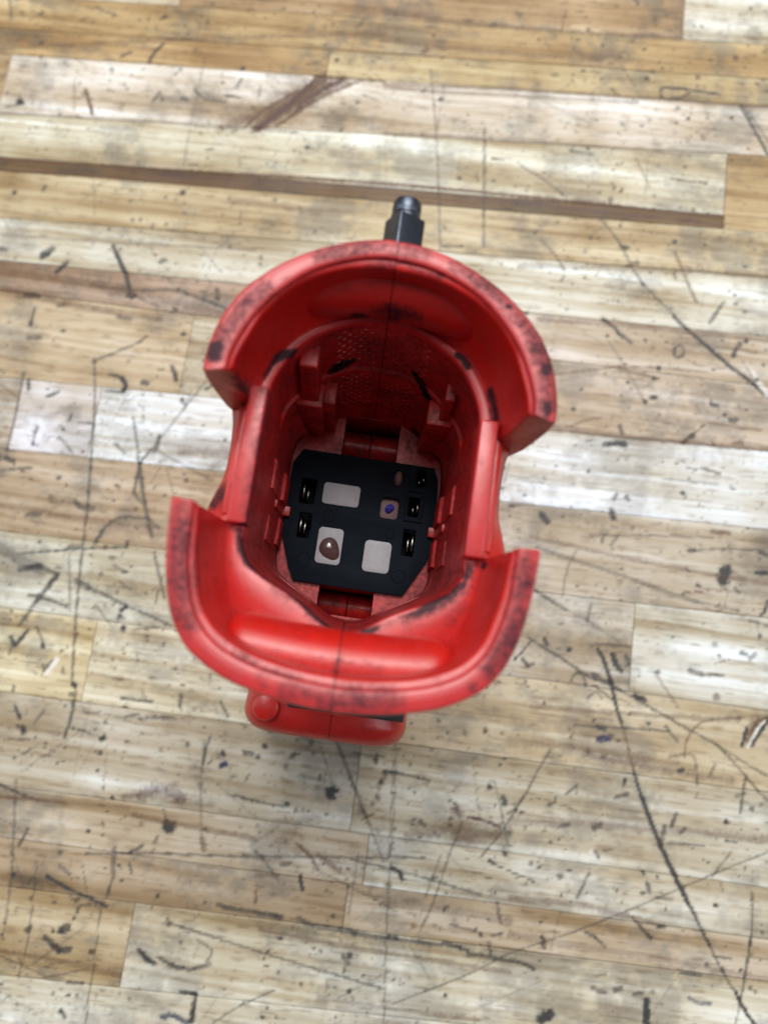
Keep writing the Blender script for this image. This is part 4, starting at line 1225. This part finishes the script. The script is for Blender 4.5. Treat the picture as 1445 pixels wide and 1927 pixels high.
# --- fine grip ridges moulded on the front wall of the bay
gr = bmesh.new(); rr = random.Random(4)
half_i = {}
def wall_pt(x, z):
    th = math.atan2(1.0, x/30.0)
    for _ in range(6):
        r_ = np.interp(th, TH, T132+(T88-T132)*(132-z)/44.0); th = math.acos(max(-1, min(1, x/r_)))
    off = .35 if z > 113 else -.35
    r_ = np.interp(th, TH, T132+(T88-T132)*(132-z)/44.0)+off
    return Vector((x, math.sin(th)*r_, z))
for tier, (za, zb, nr) in enumerate(((129.0, 115.5, 11), (110.6, 96.0, 14))):
    for i in range(nr):
        z = za+(zb-za)*i/(nr-1)
        for s in (-1, 1):
            for c_ in range(4):
                x = s*(2.1+c_*2.15 + (.9 if i % 2 else 0)) + rr.uniform(-.15, .15); L = rr.uniform(.6, .85)
                if abs(x)+L > 10.6: continue
                p = wall_pt(x, z); q0 = wall_pt(x-L, z); q1 = wall_pt(x+L, z)
                vs = [gr.verts.new(w_) for w_ in ((q0.x, q0.y, z), (p.x, p.y, z+.15), (q1.x, q1.y, z), (p.x, p.y, z-.2), (p.x, p.y-.34, z+.06))]
                for a_, b_ in ((0, 1), (1, 2), (2, 3), (3, 0)): gr.faces.new((vs[a_], vs[b_], vs[4]))
g = obj("grip_ridges", gr, RED, wrench, False); g['kind'] = 'stuff'; grime_shade_attr(g.data)

# --- black grease smears on the step of the front wall
def smear(P, wd, seed):
    rn = random.Random(seed); b = bmesh.new(); P = catmull(P, 10); rg_ = []
    for i, p in enumerate(P):
        t = i/(len(P)-1); w = wd*(math.sin(math.pi*min(1, max(.03, t)))**.6+.06)*(1+.25*rn.uniform(-1, 1))
        rg_.append([(p[0], p[1]-.55*w*max(0, math.cos(a))*1.0+.25, p[2]+w*math.sin(a)) for a in np.linspace(0, 2*math.pi, 14, endpoint=False)])
    loft(b, rg_, True, (True, True)); return obj("grease_smear", b, GREASE, wrench, True, 70)
def wp(x, z): p = wall_pt(x, z); return (p.x, p.y-.15, p.z)
smear([wp(-11.6, 113.6), wp(-9.8, 114.6), wp(-8.0, 115.2), wp(-5.6, 116.2)], 1.9, 3)
smear([wp(6.6, 115.6), wp(8.3, 114.0), wp(10.2, 112.0), wp(11.9, 109.5), wp(13.2, 106.0)], 2.0, 5)

# --- head fittings
rb = bmesh.new(); box(rb, -12.6, 20.2, -48.2, -42, 51.0, 54.7, .4, 3); obj("rubber_strip", rb, RUBBER, wrench, True, 40)
gc = bmesh.new(); lathe(gc, [(21, 80), (21.2, 88), (19, 94), (11, 98), (8, 99), (8, 103), (7, 104)], (1.0, 0, 27.0), 'y', 64)
obj("gear_case", gc, GEAR, wrench, True, 35)
an = bmesh.new()
AX, AZ = 0.5, 27.5; rot = Matrix.Rotation(math.radians(29.5), 3, 'Y')
box(an, -5.3, 5.3, 100, 120.8, -5.3, 5.3, .75, 3, rot=rot, piv=(0, 114, 0))
for v in an.verts: v.co += Vector((AX, 0, AZ))
lathe(an, [(5.0, 118.5), (5.35, 121.0), (5.2, 122.2), (4.95, 122.5), (4.95, 123.1), (5.15, 123.5), (5.1, 126.6), (4.85, 127.5), (4.2, 127.9), (.3, 128.1)], (AX, 0, AZ), 'y', 40)
obj("drive_anvil", an, GUN, wrench, True, 35)

# rest the head on the bench: shift the wrench so that its lowest vertex touches z = 0
bpy.context.view_layer.update()
lowest = 1e9
for o in wrench.children:
    if o.name.startswith("housing_half"):
        mw = o.matrix_world; n = len(o.data.vertices); co = np.zeros(n*3, np.float32); o.data.vertices.foreach_get('co', co)
        co = co.reshape(-1, 3); zz = co@np.array(mw)[2, :3] + mw[2][3]; lowest = min(lowest, float(zz.min()))
print("lowest head point mm", lowest/S)
